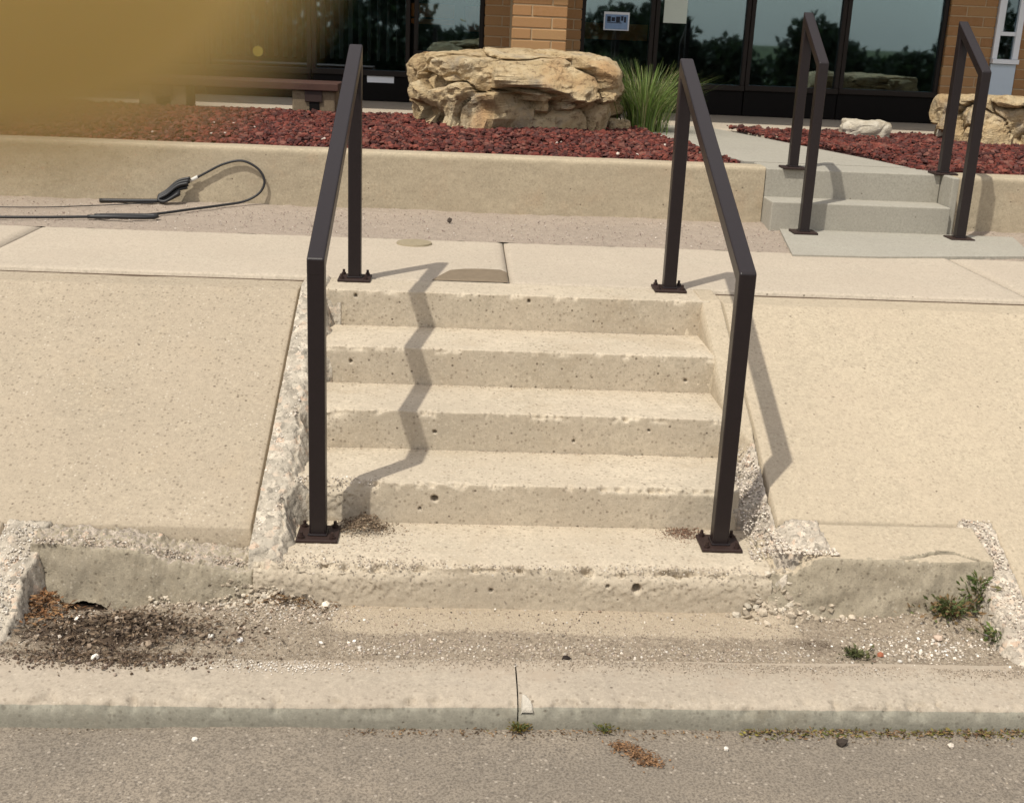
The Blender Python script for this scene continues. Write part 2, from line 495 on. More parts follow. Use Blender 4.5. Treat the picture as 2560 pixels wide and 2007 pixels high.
so = mesh_np('street_bed', xx, [(0, 1, 2, 3)], M['asphalt'], smooth=False); tag(so, kind='structure')
# soil under joints
sv, sf = [], []
def soil_quad(x0, x1, ya, za, yb, zb):
    i = len(sv); sv.extend([(x0, ya, za), (x1, ya, za), (x1, yb, zb), (x0, yb, zb)]); sf.append((i, i+1, i+2, i+3))
soil_quad(WX0, WX1, 2.0, -.06, .225, -.06)
for xa, xb in ((WX0, -.19), (1.40, WX1)): soil_quad(xa, xb, .2249, -.016, .17, -.016)
for xa, xb in ((WX0, -.175), (1.385, WX1)):
    soil_quad(xa, xb, .2101, -.06, .13, -.06)
    soil_quad(xa, xb, .1299, -.06, .02, -.06)
    soil_quad(xa, xb, .0199, -.06, -1.0, float(plane_z(-1.0))-.06)
soil_quad(WX0, WX1, -.98, -.78, -1.6, -.78)
so = mesh_np('soil', sv, sf, M['mulch'], smooth=False); tag(so, kind='structure')

# ------------------------------------------------------------------ kerb: two sections meeting at a joint
kerb = bpy.data.objects.new('kerb', None); COL.objects.link(kerb); kerb['kind'] = 'structure'
def kerb_section(x0, x1, seed):
    n = int((min(x1, 3.4)-max(x0, -2.2))/.007)
    xs = np.r_[[x0] if x0 < -2.2 else [], np.linspace(max(x0, -2.2), min(x1, 3.4), n), [x1] if x1 > 3.4 else []]
    prof = [(.215, 0), (.19, .001), (.16, .001), (.12, .0), (.08, -.001), (.05, -.002), (.03, -.003), (.018, -.005), (.009, -.009), (.004, -.015), (.001, -.024), (-.002, -.035), (-.003, -.05), (-.004, -.07), (-.004, -.10)]
    A = np.array(prof)
    X = np.repeat(xs[:, None], len(A), 1)
    Y = KF(X) + A[None, :, 0]
    Z = ZB + .003 + A[None, :, 1] + 0*X
    d = .004*(fbm(X*9, Y*9, Z*9, seed)-.5) + .003*(fbm(X*50, Y*50, Z*50, seed+2, 3)-.5)
    edge = np.exp(-((A[None, :, 0]-.015)/.02)**2)*(A[None, :, 1] > -.03)
    chip = np.clip(fbm(X*40, Y*30+Z*30, seed=seed+4, oct=5)-.52, 0, 1)*.07 + np.clip(.05-abs(X-.60), 0, 1)*.35*(seed == 21)
    Z = Z + d - edge*chip*.7
    Y = Y + d*.5 + edge*chip
    wav = .012*(fbm(X*1.3, 0*X, seed=77, oct=2)-.5)
    Z = Z + wav*(A[None, :, 1] > -.03)
    o = grid('kerb_section', X, Y, Z, M['kerb'], kerb, flip=False)
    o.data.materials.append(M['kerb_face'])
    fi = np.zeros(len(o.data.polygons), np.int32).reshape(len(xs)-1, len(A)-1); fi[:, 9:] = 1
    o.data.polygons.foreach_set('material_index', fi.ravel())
    return o
kerb_section(-7, .579, 20)
kerb_section(.5825, 8, 21)
# ------------------------------------------------------------------ upper walk panels
walk = bpy.data.objects.new('walkway', None); COL.objects.link(walk); walk['kind'] = 'structure'
def flat_panel(name, x0, x1, y0, y1, z, mat, parent, nx, ny, seed, amp=.002, edge=.012, thick=.06):
    xs, ys = np.linspace(x0, x1, nx), np.linspace(y0, y1, ny)
    xs = np.r_[x0, xs, x1]; ys = np.r_[y0, ys, y1]
    X, Y = np.meshgrid(xs, ys, indexing='ij')
    Z = (z(X, Y) if callable(z) else z+0*X) + amp*(fbm(X*6, Y*6, seed=seed)-.5)
    d = np.minimum(np.minimum(X-x0, x1-X), np.minimum(Y-y0, y1-Y))
    Z = Z - .006*np.exp(-d/edge*2)
    Z[0] -= thick; Z[-1] -= thick; Z[:, 0] -= thick; Z[:, -1] -= thick
    return grid(name, X, Y, Z, mat, parent)
for i, (a, b) in enumerate(((WX0, -1.503), (-1.497, .597), (.603, 2.697), (2.703, WX1))):
    flat_panel('walk_slab', a, b, .214, 1.125, 0.0, M['walk'], walk, 90, 50, 40+i)
# pinkish gravel strip between walk and wall
xs, ys = np.linspace(-3.2, 3.8, 500), np.linspace(1.125, 1.98, 80)
X, Y = np.meshgrid(xs, ys, indexing='ij')
tag(grid('gravel_strip', X, Y, -.004+.012*(fbm(X*20, Y*20, seed=31)-.5)+.02*sstep(1.75, 1.95, Y)*fbm(X*5, Y*5, seed=32), M['gravel_strip']), kind='structure')
# new grey pad in front of the upper steps
pv = [(1.93, 1.02), (2.35, 1.045), (3.15, 1.20), (3.3, 1.77), (2.06, 1.77)]
bm = bmesh.new()
f = bm.faces.new([bm.verts.new((x, y, .008)) for x, y in pv])
r_ = bmesh.ops.extrude_face_region(bm, geom=[f]); bmesh.ops.translate(bm, vec=(0, 0, -.04), verts=[v for v in r_['geom'] if isinstance(v, bmesh.types.BMVert)])
tag(bm_obj('concrete_pad', bm, M['new']), kind='structure')
# round cover and mud patch on the walk
bm = bmesh.new()
bmesh.ops.create_cone(bm, cap_ends=True, segments=40, radius1=.082, radius2=.078, depth=.012)
bmesh.ops.translate(bm, vec=(.195, 1.0, .002), verts=bm.verts)
cv = bm_obj('drain_cover', bm, M['cover'], origin=(.195, 1.0, 0)); tag(cv, 'small round drab cover plate set in the walk behind the left handrail', 'cover plate')
pts = np.array([(.295, .222), (.33, .33), (.362, .418), (.42, .452), (.50, .466), (.572, .458), (.596, .41), (.594, .34), (.593, .222)])
pp = []
for i in range(len(pts)):
    a, b = pts[i], pts[(i+1) % len(pts)]
    for s in np.linspace(0, 1, 8, endpoint=False): pp.append(a+(b-a)*s)
pp = np.array(pp); c0 = pp.mean(0)
rings = []
for k, (s, z) in enumerate(((1, .0005), (.97, .0035), (.8, .005), (.5, .0055), (.2, .0055))):
    q = c0+(pp-c0)*s*(1+.03*(fbm(pp[:, 0]*30, pp[:, 1]*30, seed=4)-.5)[:, None])
    rings.append(np.c_[q, np.full(len(q), z)])
V = np.vstack(rings+[np.r_[c0, .0055][None]]); n = len(pp)
F = [(k*n+i, k*n+(i+1) % n, (k+1)*n+(i+1) % n, (k+1)*n+i) for k in range(4) for i in range(n)] + [(4*n+i, 4*n+(i+1) % n, 5*n) for i in range(n)]
tag(mesh_np('mud_patch', V, F, M['mud']), kind='stuff')

# ------------------------------------------------------------------ sloped paving both sides
paving = bpy.data.objects.new('sloped_paving', None); COL.objects.link(paving); paving['kind'] = 'structure'
zpl = lambda X, Y: np.minimum(0.0, plane_z(Y)) - .010
def zout(X, Y): return np.maximum(zpl(X, Y), ZB-.0)
xs = np.unique(np.r_[WX0, np.linspace(-2.2, -.905, 140), np.linspace(-.905, -.190, 160)]); ys = np.unique(np.r_[np.linspace(-1.53, .180, 300), -1.0821, -1.0819])
X, Y = np.meshgrid(xs, ys, indexing='ij')
Z = zout(X, Y) + .005*(fbm(X*6, Y*6, seed=51)-.5)
yb = -1.082+0*X
drop = (X > -.906) & (Y < yb)
d = np.minimum(-.190-X, .180-Y)
d = np.minimum(d, np.where(X > -.906, Y-yb, np.where(Y < -1.08, -.906-X, np.hypot(X+.906, Y-yb))))
Z = Z-.007*np.exp(-np.clip(d, 0, 9)/.006)
Z[drop] -= .10
Z[-1] -= .06; Z[:, -1] -= .06
F = grid_faces(*X.shape); dr = drop.ravel(); F = F[~dr[F].all(1)]
mesh_np('slope_slab', np.c_[X.ravel(), Y.ravel(), Z.ravel()], F, M['slab_dull'], paving)
# right slab is L shaped
xs = np.unique(np.r_[np.linspace(1.398, 2.078, 140), np.linspace(2.078, 3.4, 150), WX1]); ys = np.linspace(-1.53, .180, 300)
X, Y = np.meshgrid(xs, ys, indexing='ij')
Z = zout(X, Y) + .004*(fbm(X*6, Y*6, seed=53)-.5)
yb = -1.008-.012*(fbm(X*7, 0*X, seed=6)-.5)
d = np.minimum(X-1.398, .180-Y)
d = np.minimum(d, np.where(X < 2.078, Y-yb, np.where(Y < -1.008, np.hypot(X-2.078, 0*X), np.hypot(X-2.078, Y-yb))))
Z = Z-.007*np.exp(-np.clip(d, 0, 9)/.006)
inside = ~((X < 2.078) & (Y < yb))
drop = (X < 2.078) & (Y < yb)
Z[drop] -= .10
Z[0] -= .06; Z[:, -1] -= .06
F = grid_faces(*X.shape); dr = drop.ravel()
F = F[~dr[F].all(1)]
mesh_np('slope_slab', np.c_[X.ravel(), Y.ravel(), Z.ravel()], F, M['slab_pale'], paving)

# ------------------------------------------------------------------ concrete stairs
stairs = thing('concrete_stairs', (0.62, -.6, ZB), 'weathered concrete steps with crumbling edges between two brown handrails', 'stairs')
def step(i):
    y_back = .200 if i == 0 else -(i-1)*T
    y_n, z_t = -i*T, -i*R
    z_b = -(i+1)*R-.03
    a = [(y_back+.0, z_t-.03), (y_back, z_t)]
    a += [(y, z_t) for y in np.linspace(y_back-.004, y_n+.045, 16)]
    a += [(y_n+.045-s, z_t) for s in np.linspace(.005, .036, 7)]
    a += [(y_n+.004-.004*math.sin(t), z_t-.004+.004*math.cos(t)) for t in np.linspace(.25, 1.35, 4)]
    a += [(y_n, z_t-s) for s in np.linspace(.008, .045, 8)]
    a += [(y_n, z) for z in np.linspace(z_t-.050, z_b, 26)]
    A = np.array(a)
    x0, x1 = (-.125 if i < 4 else -.165, 1.345 if i != 3 else 1.298)
    xs = np.linspace(x0, x1, 440)
    X = np.repeat(xs[:, None], len(A), 1)
    Y = np.repeat(A[None, :, 0], len(xs), 0); Z = np.repeat(A[None, :, 1], len(xs), 0)
    d = .0022*(fbm(X*5, Y*5, Z*5, 60+i)-.5) + .0022*(fbm(X*40, Y*40, Z*40, 70+i, 3)-.5)
    dist = np.hypot(A[:, 0]-y_n, A[:, 1]-z_t)[None]
    w = np.exp(-(dist/.012)**2); w2 = np.exp(-(dist/.032)**2)
    amt = [.03, .05, .08, .09, .14][i]
    chip = np.clip(fbm(X*30, Z*20+i, seed=80+i, oct=4)-.5, 0, 1)*amt
    heavy = 0*X
    if i == 3: heavy = 1-sstep(.05, .22, X)
    if i == 4: heavy = np.maximum(.25+.75*(1-sstep(.1, .5, X)), sstep(.7, .85, X)*.8)
    if i == 2: heavy = (1-sstep(-.02, .08, X))*.7
    big = heavy*np.clip(.028*fbm(X*13, Y*13, Z*13, 90+i)+.012, 0, 1)
    rough = heavy*.018*(fbm(X*60, Y*60, Z*60, 95+i, 3)-.5)*np.exp(-(dist/.10)**2)
    dd = w*chip + w2*big
    Y = Y + .7*dd + d + rough; Z = Z - .7*dd + d + rough
    # pits in the riser
    on_r = (A[None, :, 1] < z_t-.012)
    pit = np.clip(fbm(X*48, Y*48, Z*48, 120+i, 2)-.73, 0, 1)*.045*on_r
    for (pi, px_, pz_, pr, pd_) in ((3, .345, -.050, .011, .035), (3, .30, -.085, .005, .015), (2, .335, -.070, .006, .02), (2, .80, -.09, .005, .015), (0, .02, -.022, .006, .02), (0, .665, -.020, .006, .02), (4, .945, -.060, .013, .04), (4, .86, -.055, .006, .02), (1, .03, -.055, .007, .02), (3, 1.27, -.075, .006, .02), (1, 1.22, -.09, .006, .018), (4, .52, -.075, .006, .02), (2, 1.05, -.045, .005, .015)):
        if pi == i:
            rr_ = np.hypot(X-px_, (Z-z_t-pz_)*1.15)/pr+.7*(fbm(X*90, Z*90, seed=131)-.5)
            Y = Y + pd_*(1-sstep(.6, 1.25, rr_))*on_r
    o = grid('step', X, Y, Z, M['step'], stairs)
    bm = bmesh.new(); bm.from_mesh(o.data); bm.verts.ensure_lookup_table()
    na = len(A)
    for k_ in (0, len(xs)-1):
        bm.faces.new([bm.verts[k_*na+q_] for q_ in range(na)])
    bmesh.ops.recalc_face_normals(bm, faces=bm.faces); bm.to_mesh(o.data); bm.free()
    return o
for i in range(5): step(i)
# broken concrete: solid lumps, each a fine height field with closed sides
def hfield(name, x0, x1, y0, y1, zf, mat, parent, res=.0042, steep=None, zmin=-.80, cut=None):
    xs = np.linspace(x0, x1, int((x1-x0)/res)+2); ys = np.linspace(y0, y1, int((y1-y0)/res)+2)
    xs = np.r_[x0, xs, x1]; ys = np.r_[y0, ys, y1]
    X, Y = np.meshgrid(xs, ys, indexing='ij')
    Z = zf(X, Y)
    Z[0], Z[-1], Z[:, 0], Z[:, -1] = [np.minimum(q, zmin) for q in (Z[0], Z[-1], Z[:, 0], Z[:, -1])]
    gy = np.abs(np.gradient(Z, axis=1))/res; st_ = np.clip((gy-.8)/1.5, 0, 1); st_[:, :1] = 0; st_[:, -1:] = 0
    Yd = Y + st_*(.020*(fbm(X*9, Z*14, seed=301, oct=2)-.5)+.012*(fbm(X*48, Z*60, seed=302, oct=4)-.5))
    if cut is not None:
        th_ = cut(X, Y); lo_ = (Z <= th_).ravel(); Z = np.maximum(Z, th_)
        F_ = grid_faces(*X.shape); F_ = F_[~lo_[F_].all(1)]
        o = mesh_np(name, np.c_[X.ravel(), Yd.ravel(), Z.ravel()], F_, mat, parent)
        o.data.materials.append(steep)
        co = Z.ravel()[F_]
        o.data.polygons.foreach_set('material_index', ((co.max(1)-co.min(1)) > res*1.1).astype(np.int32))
        return o
    o = grid(name, X, Yd, Z, mat, parent)
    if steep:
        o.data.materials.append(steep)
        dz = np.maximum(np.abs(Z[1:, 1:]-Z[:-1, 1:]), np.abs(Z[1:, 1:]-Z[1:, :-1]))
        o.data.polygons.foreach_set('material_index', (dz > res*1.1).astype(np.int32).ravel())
    return o
def lumps(X, Y, a, seed):
    return a*(fbm(X*24, Y*24, seed=seed, oct=5)-.5) + a*.55*(np.abs(fbm(X*55, Y*55, seed=seed+1, oct=3)-.5)*2-.3)
def tread_z(Y):
    return -R*np.clip(np.floor(-Y/T)+1, 0, 4)
def front_drop(Y, yf, bat=.030):
    # 0 on top, 1 at the foot of the face
    return np.clip((yf-Y)/bat, 0, 1)
def cheekL(X, Y):
    top = np.clip(plane_z(Y), -.552, 0)+.010
    e = sstep(.10, -.15, Y)
    top = top + e*lumps(X, Y, .013, 140)
    xin = -.100+e*.045*(fbm(Y*13, 0*Y, seed=142)-.5)+.012*e*(fbm(Y*60, X*20, seed=143)-.5)
    q = np.clip((X-xin)/.052, 0, 1)
    low = np.maximum(tread_z(Y)-.05, -.72)
    z = top*(1-q)+low*q - .030*e*sstep(.02, 0, xin-X)*fbm(Y*30, X*30, seed=144)*(q < .02)
    f = front_drop(Y, -1.185+.03*(fbm(X*20, 0*X, seed=145)-.5), .05)
    return z*(1-f)+(-.72)*f
hfield('cheek_wall', -.182, -.035, -1.26, .195, cheekL, M['agg_white'], stairs)
def cheekR(X, Y):
    top = np.minimum(plane_z(Y), 0)+.004+.003*(fbm(X*20, Y*20, seed=150)-.5)
    e = sstep(-.60, -.72, Y+.05*(fbm(X*20, 0*X, seed=152)-.5))
    w = .012+.088*e
    xin = 1.318+.070*e+.020*e*(fbm(Y*18, X*10, seed=151)-.5)
    q = np.clip((xin-X)/w, 0, 1)
    low = tread_z(Y)-.10-.01*e+.06*e
    z = top*(1-q**.8)+low*q**.8
    return np.maximum(z, low) + e*lumps(X, Y, .026, 153) - .012*e
def cheekR_up(X, Y): return np.where(Y > -.70, cheekR(X, Y), -.8)
hfield('cheek_wall', 1.262, 1.389, -.70, .195, cheekR_up, M['slab_pale'], stairs, zmin=-.4)
hfield('broken_end', 1.262, 1.389, -1.215, -.66, lambda X, Y: cheekR(X, Y)-.002, M['agg'], stairs)

# ------------------------------------------------------------------ base ledges left and right with their wings
def interp(x, pts):
    p_ = np.array(pts); return np.interp(x, p_[:, 0], p_[:, 1])
ledgeL = thing('broken_ledge', (-.5, -1.1, ZB), 'low crumbled concrete ledge full of rubble left of the bottom step', 'ledge')
lzp = [(-.9, -.505), (-.8, -.508), (-.52, -.518), (-.42, -.545), (-.2, -.568), (-.13, -.558), (-.04, -.548)]
def ledge_left(X, Y):
    top = interp(X, lzp)+.012*sstep(-1.16, -1.10, Y)+lumps(X, Y, .030, 171)+.004
    yf = -1.192-.022*sstep(-.5, -.2, X)+.07*sstep(-.175, -.13, X)+.024*(fbm(X*6, 0*X, seed=172, oct=2)-.5)+.018*sstep(-.2, -.09, X)*0
    f = front_drop(Y, yf, .034+.02*fbm(X*6, 0*X, seed=174))
    return top*(1-f)+(-.70)*f
hfield('ledge_body', -.80, -.125, -1.285, -1.084, ledge_left, M['agg_grey'], ledgeL, .0036, M['base'], cut=lambda X, Y: np.where(Y < -1.10, -.662-.10*np.clip(np.abs(X+.635)/.13, 0, 1.2)**2.2+.030*(fbm(X*26, 0*X, seed=311)-.5), -2))
def wing_z(X, Y, xo, xi, seed):
    # xo outer edge, xi inner edge
    sg = 1 if xi > xo else -1
    xe = xi + .030*(fbm(Y*10, 0*Y, seed=seed)-.5)+.014*(fbm(Y*45, X*8, seed=seed+1)-.5)
    q = np.clip(sg*(X-xe)/.034, 0, 1)
    top = np.maximum(plane_z(Y)+.006, ZB-.02)+lumps(X, Y, .017, seed+2)-.006
    return top*(1-q)+(-.70)*q
hfield('end_wing', -.900, -.715, -1.53, -1.086, lambda X, Y: wing_z(X, Y, -.9, -.785, 180), M['agg_white'], ledgeL, .0036)
ledgeR = thing('patched_ledge', (1.7, -1.1, ZB), 'low smooth topped concrete ledge right of the bottom step beside green weeds', 'ledge')
def ledge_right(X, Y):
    top = -.452+(Y+1.02)*.18+.004*(fbm(X*8, Y*8, seed=190)-.5)-.06*sstep(1.50, 1.36, X+.05*(fbm(X*20, Y*20, seed=195)-.5))+lumps(X, Y, .022, 196)*sstep(1.52, 1.44, X)-.006*np.exp(-(Y+1.022)**2/.00006)
    yf = -1.206+.016*(fbm(X*7, 0*X, seed=191)-.5)-.010*np.exp(-((X-1.85)/.1)**2)
    f = front_drop(Y, yf, .040+.03*fbm(X*8, 0*X, seed=192))
    z = top*(1-f)+(-.70)*f
    m_ = (f > .02) & (f < .98)
    # crack along the rim towards the right
    yc = -1.195+.030*np.clip((X-1.75)/.1, 0, 1)-.05*np.clip((X-1.90)/.08, 0, 1)+.010*(fbm(X*30, 0*X, seed=194)-.5)
    return z - .022*np.exp(-((Y-yc)/.0045)**2)*sstep(1.70, 1.76, X)
hfield('ledge_body', 1.335, 2.00, -1.29, -1.020, ledge_right, M['slab_pale'], ledgeR, .0036, M['base'])
hfield('end_wing', 1.895, 2.072, -1.53, -1.002, lambda X, Y: wing_z(X, Y, 2.072, 1.972, 200), M['agg'], ledgeR, .0036)
def rubble(X, Y):
    top = -.452+(Y+1.02)*.18+.010
    xe = 1.53+.05*(fbm(Y*14, 0*Y, seed=210)-.5)
    h = top+lumps(X, Y, .030, 211)-.06*sstep(-.03, .03, X-xe)-.05*sstep(.06, 0, X-1.37)
    ye = -1.165+.05*(fbm(X*16, 0*X, seed=212)-.5)
    return h-.07*sstep(.02, -.03, Y-ye)
hfield('rubble_lump', 1.365, 1.60, -1.21, -1.024, rubble, M['agg'], ledgeR, .0036)
# ------------------------------------------------------------------ lower walk / dirt floor of the niche
xs, ys = np.linspace(-2.2, 3.4, 900), np.linspace(-1.215, -1.545, 110)
X, Y = np.meshgrid(xs, ys, indexing='ij')
mid = sstep(-.02, .15, X)*(1-sstep(1.28, 1.5, X))
floor_z = ZB - .001
Z = floor_z + .020*(fbm(X*6, Y*6, seed=221)-.5)*(1-mid*.9) + .012*(fbm(X*30, Y*30, seed=222)-.5)*(1-mid*.75)
smooth_c = sstep(-1.40, -1.34, Y+.05*(fbm(X*5, 0*X, seed=223)-.5))
Z = Z - .006*mid*(1-smooth_c) + .004*(fbm(X*60, Y*60, seed=224)-.5)*(1-mid*smooth_c)
lm = np.exp(-(((X+.46)/.20)**2+((Y+1.42)/.10)**2)); Z = Z + .045*lm*fbm(X*14, Y*14, seed=225)*1.6 + .02*lm*(fbm(X*50, Y*50, seed=231)-.5)
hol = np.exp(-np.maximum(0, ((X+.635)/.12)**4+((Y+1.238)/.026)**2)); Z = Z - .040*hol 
Z = Z + .035*np.exp(-(((X+.74)/.05)**2+((Y+1.26)/.07)**2))
rp = np.exp(-(((X-1.85)/.22)**2+((Y+1.27)/.06)**2)); Z = Z + .03*rp
c2 = np.exp(-(((X-1.38)/.10)**2+((Y+1.24)/.05)**2)); Z = Z + .034*c2*fbm(X*20, Y*20, seed=229)*1.5
corner = np.exp(-(((X+.10)/.12)**2+((Y+1.24)/.05)**2)); Z = Z + .03*corner*fbm(X*20, Y*20, seed=226)*1.5
Z = Z - .012*(1-sstep(-1.545, -1.52, Y))
nz = fbm(X*9, Y*9, seed=227)
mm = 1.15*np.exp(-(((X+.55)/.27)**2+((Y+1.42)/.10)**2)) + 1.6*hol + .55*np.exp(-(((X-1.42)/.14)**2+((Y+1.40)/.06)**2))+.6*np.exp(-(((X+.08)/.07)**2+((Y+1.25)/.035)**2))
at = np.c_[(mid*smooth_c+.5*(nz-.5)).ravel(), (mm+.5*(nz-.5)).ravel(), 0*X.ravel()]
t = NT('niche_floor', .95, .15); p = t.pos()
a = t.n('ShaderNodeAttribute', attribute_name='tint'); sp_ = t.n('ShaderNodeSeparateColor'); t.l(a.outputs['Color'], sp_.inputs['Color'])
n_f = t.noise(p, 90, 5, .75); n_m = t.noise(p, 14, 6, .7)
dc = t.mix(n_m, (.26, .21, .155), (.45, .375, .285))
dc = t.mix(t.ramp(n_f, [(.36, .8), (.55, 0.0)]), dc, (.14, .11, .08))
dc = t.mix(t.math('MULTIPLY', specks(t, p, 85, .72, 1.0, .4), .6), dc, (.52, .46, .38))
cc = t.mix(n_m, (.42, .345, .255), (.52, .435, .325))
cc = t.mix(t.ramp(n_f, [(.36, .5), (.5, 0.0)]), cc, (.28, .22, .16))
k1 = t.math('ADD', sp_.outputs['Red'], t.math('ADD', t.math('MULTIPLY', t.math('SUBTRACT', n_f, .5), 1.1), t.math('MULTIPLY', t.math('SUBTRACT', n_m, .5), .8)))
col = t.mix(t.ramp(k1, [(.30, 0.0), (.70, 1.0)]), dc, cc)
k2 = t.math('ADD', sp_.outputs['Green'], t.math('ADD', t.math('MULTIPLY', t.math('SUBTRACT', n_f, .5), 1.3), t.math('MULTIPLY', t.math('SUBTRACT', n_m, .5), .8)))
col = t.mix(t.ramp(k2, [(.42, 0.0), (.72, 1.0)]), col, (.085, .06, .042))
t.base(col); t.bump(t.math('ADD', n_f, t.noise(p, 220, 3)), .9, .008)
fl = grid('lower_walk', X, Y, Z, t.m, attr=at)
tag(fl, kind='structure')
def floor_at(x, y):
    i = np.clip(np.round((np.asarray(x)+2.2)/5.6*899).astype(int), 0, 899); j = np.clip(np.round((-1.215-np.asarray(y))/.33*109).astype(int), 0, 109)
    return Z_FLOOR[i, j]
Z_FLOOR = Z

# fresh pale break beside the kerb joint
def brk(X, Y):
    wd = np.clip((-1.635-Y)/.095, 0, 1)**1.5*.038+.006*(fbm(Y*60, 0*Y, seed=23)-.5)
    k_ = np.minimum(X-.586, .586+wd-X)/.006
    return ZB+.005+.012*(fbm(X*70, Y*70, seed=24)-.5)-.03*(1-np.clip(k_, 0, 1))-.014*sstep(-1.722, -1.738, Y)
hfield('broken_corner', .584, .645, -1.741, -1.598, brk, plain('fresh_break', (.46, .42, .355), .9, bump=.9, var=.3, scale=70), kerb, .0025, zmin=ZB-.02)
# ------------------------------------------------------------------ retaining walls
def wall(name, x0, x1, y0, y1, ztop, label, seed):
    nx = int(min(400, (x1-x0)/.02)); xs = np.linspace(x0, x1, nx)
    a = [(y0, -.06)] + [(y0, z) for z in np.linspace(-.02, ztop-.02, 26)] + [(y0+.004, ztop-.008), (y0+.012, ztop-.001)] + [(y, ztop) for y in np.linspace(y0+.02, y1-.01, 8)] + [(y1, ztop-.01), (y1, -.1)]
    A = np.array(a)
    X = np.repeat(xs[:, None], len(A), 1); Y = np.repeat(A[None, :, 0], nx, 0); Z = np.repeat(A[None, :, 1], nx, 0)
    d = .008*(fbm(X*3, Z*6, seed=seed)-.5)+.003*(fbm(X*40, Z*40, seed=seed+1)-.5)
    Y = Y+d*(A[None, :, 1] < ztop-.015)
    Z = Z+.004*(fbm(X*4, Y*4, seed=seed+2)-.5)
    for k in (0, -1): X[k] = xs[k]
    w_ = thing(name, ((x0+x1)/2, y0, 0), label, 'wall')
    grid('wall_body', X, Y, Z, M['wall'], w_)
    F = [list(range(len(A)))]
    for k in (0, -1):
        mesh_np('wall_end', np.c_[X[k], Y[k], Z[k]], [F[0] if k == 0 else F[0][::-1]], M['wall'], w_, smooth=False)
    return w_
wall('retaining_wall', -5.0, 2.0, 1.95, 2.10, ZT+.006, 'long low tan concrete wall in front of the red lava rock bed', 230)
wall('retaining_wall', 2.985, 7.0, 1.92, 2.10, ZT+.002, 'short stretch of tan concrete wall right of the grey upper steps', 240)
# upper grey steps
us_ = thing('grey_steps', (2.48, 1.85, 0), 'smooth newer grey concrete steps with two risers up to the terrace', 'stairs')
box('step', (2.004, 1.765, -.03), (2.945, 2.06, .1475), M['new'], us_, .006)
box('step', (2.004, 1.955, .12), (2.945, 2.25, ZT), M['new'], us_, .006)
box('side_block', (2.948, 1.80, -.03), (2.984, 2.06, ZT+.003), M['new'], us_, .006)

# ------------------------------------------------------------------ terrace: path, strip, lava beds
bm = bmesh.new()
top = [bm.verts.new((x, y, ZT+.002)) for x, y in ((2.004, 2.25), (2.88, 2.25), (2.80, 2.6), (2.42, 3.9), (2.2, 4.62), (1.48, 4.62), (1.70, 3.4), (1.95, 2.25))]
f = bm.faces.new(top); r_ = bmesh.ops.extrude_face_region(bm, geom=[f]); bmesh.ops.translate(bm, vec=(0, 0, -.1), verts=[v for v in r_['geom'] if isinstance(v, bmesh.types.BMVert)])
tag(bm_obj('upper_path', bm, M['new']), kind='structure')
flat_panel('terrace_strip', -6, 8, 4.36, 9.0, ZT+.001, M['walk'], None, 60, 20, 61)['kind'] = 'structure'
tag(mesh_np('lava_bed_base', [(-6, 2.08, ZT-.05), (8, 2.08, ZT-.05), (8, 4.8, ZT-.04), (-6, 4.8, ZT-.04)], [(0, 1, 2, 3)], plain('lava_dust', (.06, .024, .021), .95, bump=.6), smooth=False), kind='structure')
LAVA = [(.145, .040, .030), (.12, .034, .027), (.18, .055, .040), (.085, .028, .024), (.17, .072, .055), (.10, .045, .04), (.06, .025, .022)]
def pathL(y): return np.interp(y, [2.0, 2.25, 3.4, 4.62], [1.93, 1.93, 1.68, 1.46])
def pathR(y): return np.interp(y, [2.0, 2.25, 2.6, 3.9, 4.62], [2.97, 2.89, 2.81, 2.43, 2.22])
def lava(name, n, xa, xb, mask):
    x, y = rng.uniform(xa, xb, n), rng.uniform(2.11, 4.62, n)
    back = np.where(x < .1, 4.33, 4.42)+.12*(fbm(x*1.5, 0*x, seed=250)-.5)
    k = mask(x, y) & (y < back); x, y = x[k], y[k]
    z = ZT-.028+.035*fbm(x*2, y*2, seed=251)+.03*sstep(2.1, 3.0, y)+rng.uniform(-.006, .012, len(x))
    z = np.where(y < 2.18, np.minimum(z, ZT-.008), z)
    s = rng.uniform(.007, .020, len(x))*np.where(rng.random(len(x)) < .10, 1.5, 1)
    o = stones(name, np.c_[x, y, z], s, LAVA, M['lava'], kind='stuff', jit=.35, flat=.72)
    o['label'] = 'bed of loose red lava rock behind the low concrete wall'
    return o
lava('lava_gravel', 24000, -2.6, 1.95, lambda x, y: x < pathL(y)-.01+.05*(fbm(y*6, 0*y, seed=252)-.5))
lava('lava_gravel', 15000, 2.2, 5.3, lambda x, y: x > pathR(y)+.01+.05*(fbm(y*6, 0*y, seed=253)-.5))
# a few stray lava stones on the path side and wall top
pale = np.c_[rng.uniform(-1.5, 1.8, 40), rng.uniform(2.15, 3.3, 40), np.full(40, ZT+.022)]
stones('pale_chips', pale, rng.uniform(.006, .013, 40), [(.6, .5, .42), (.5, .42, .36)], M['stone'], kind='stuff')

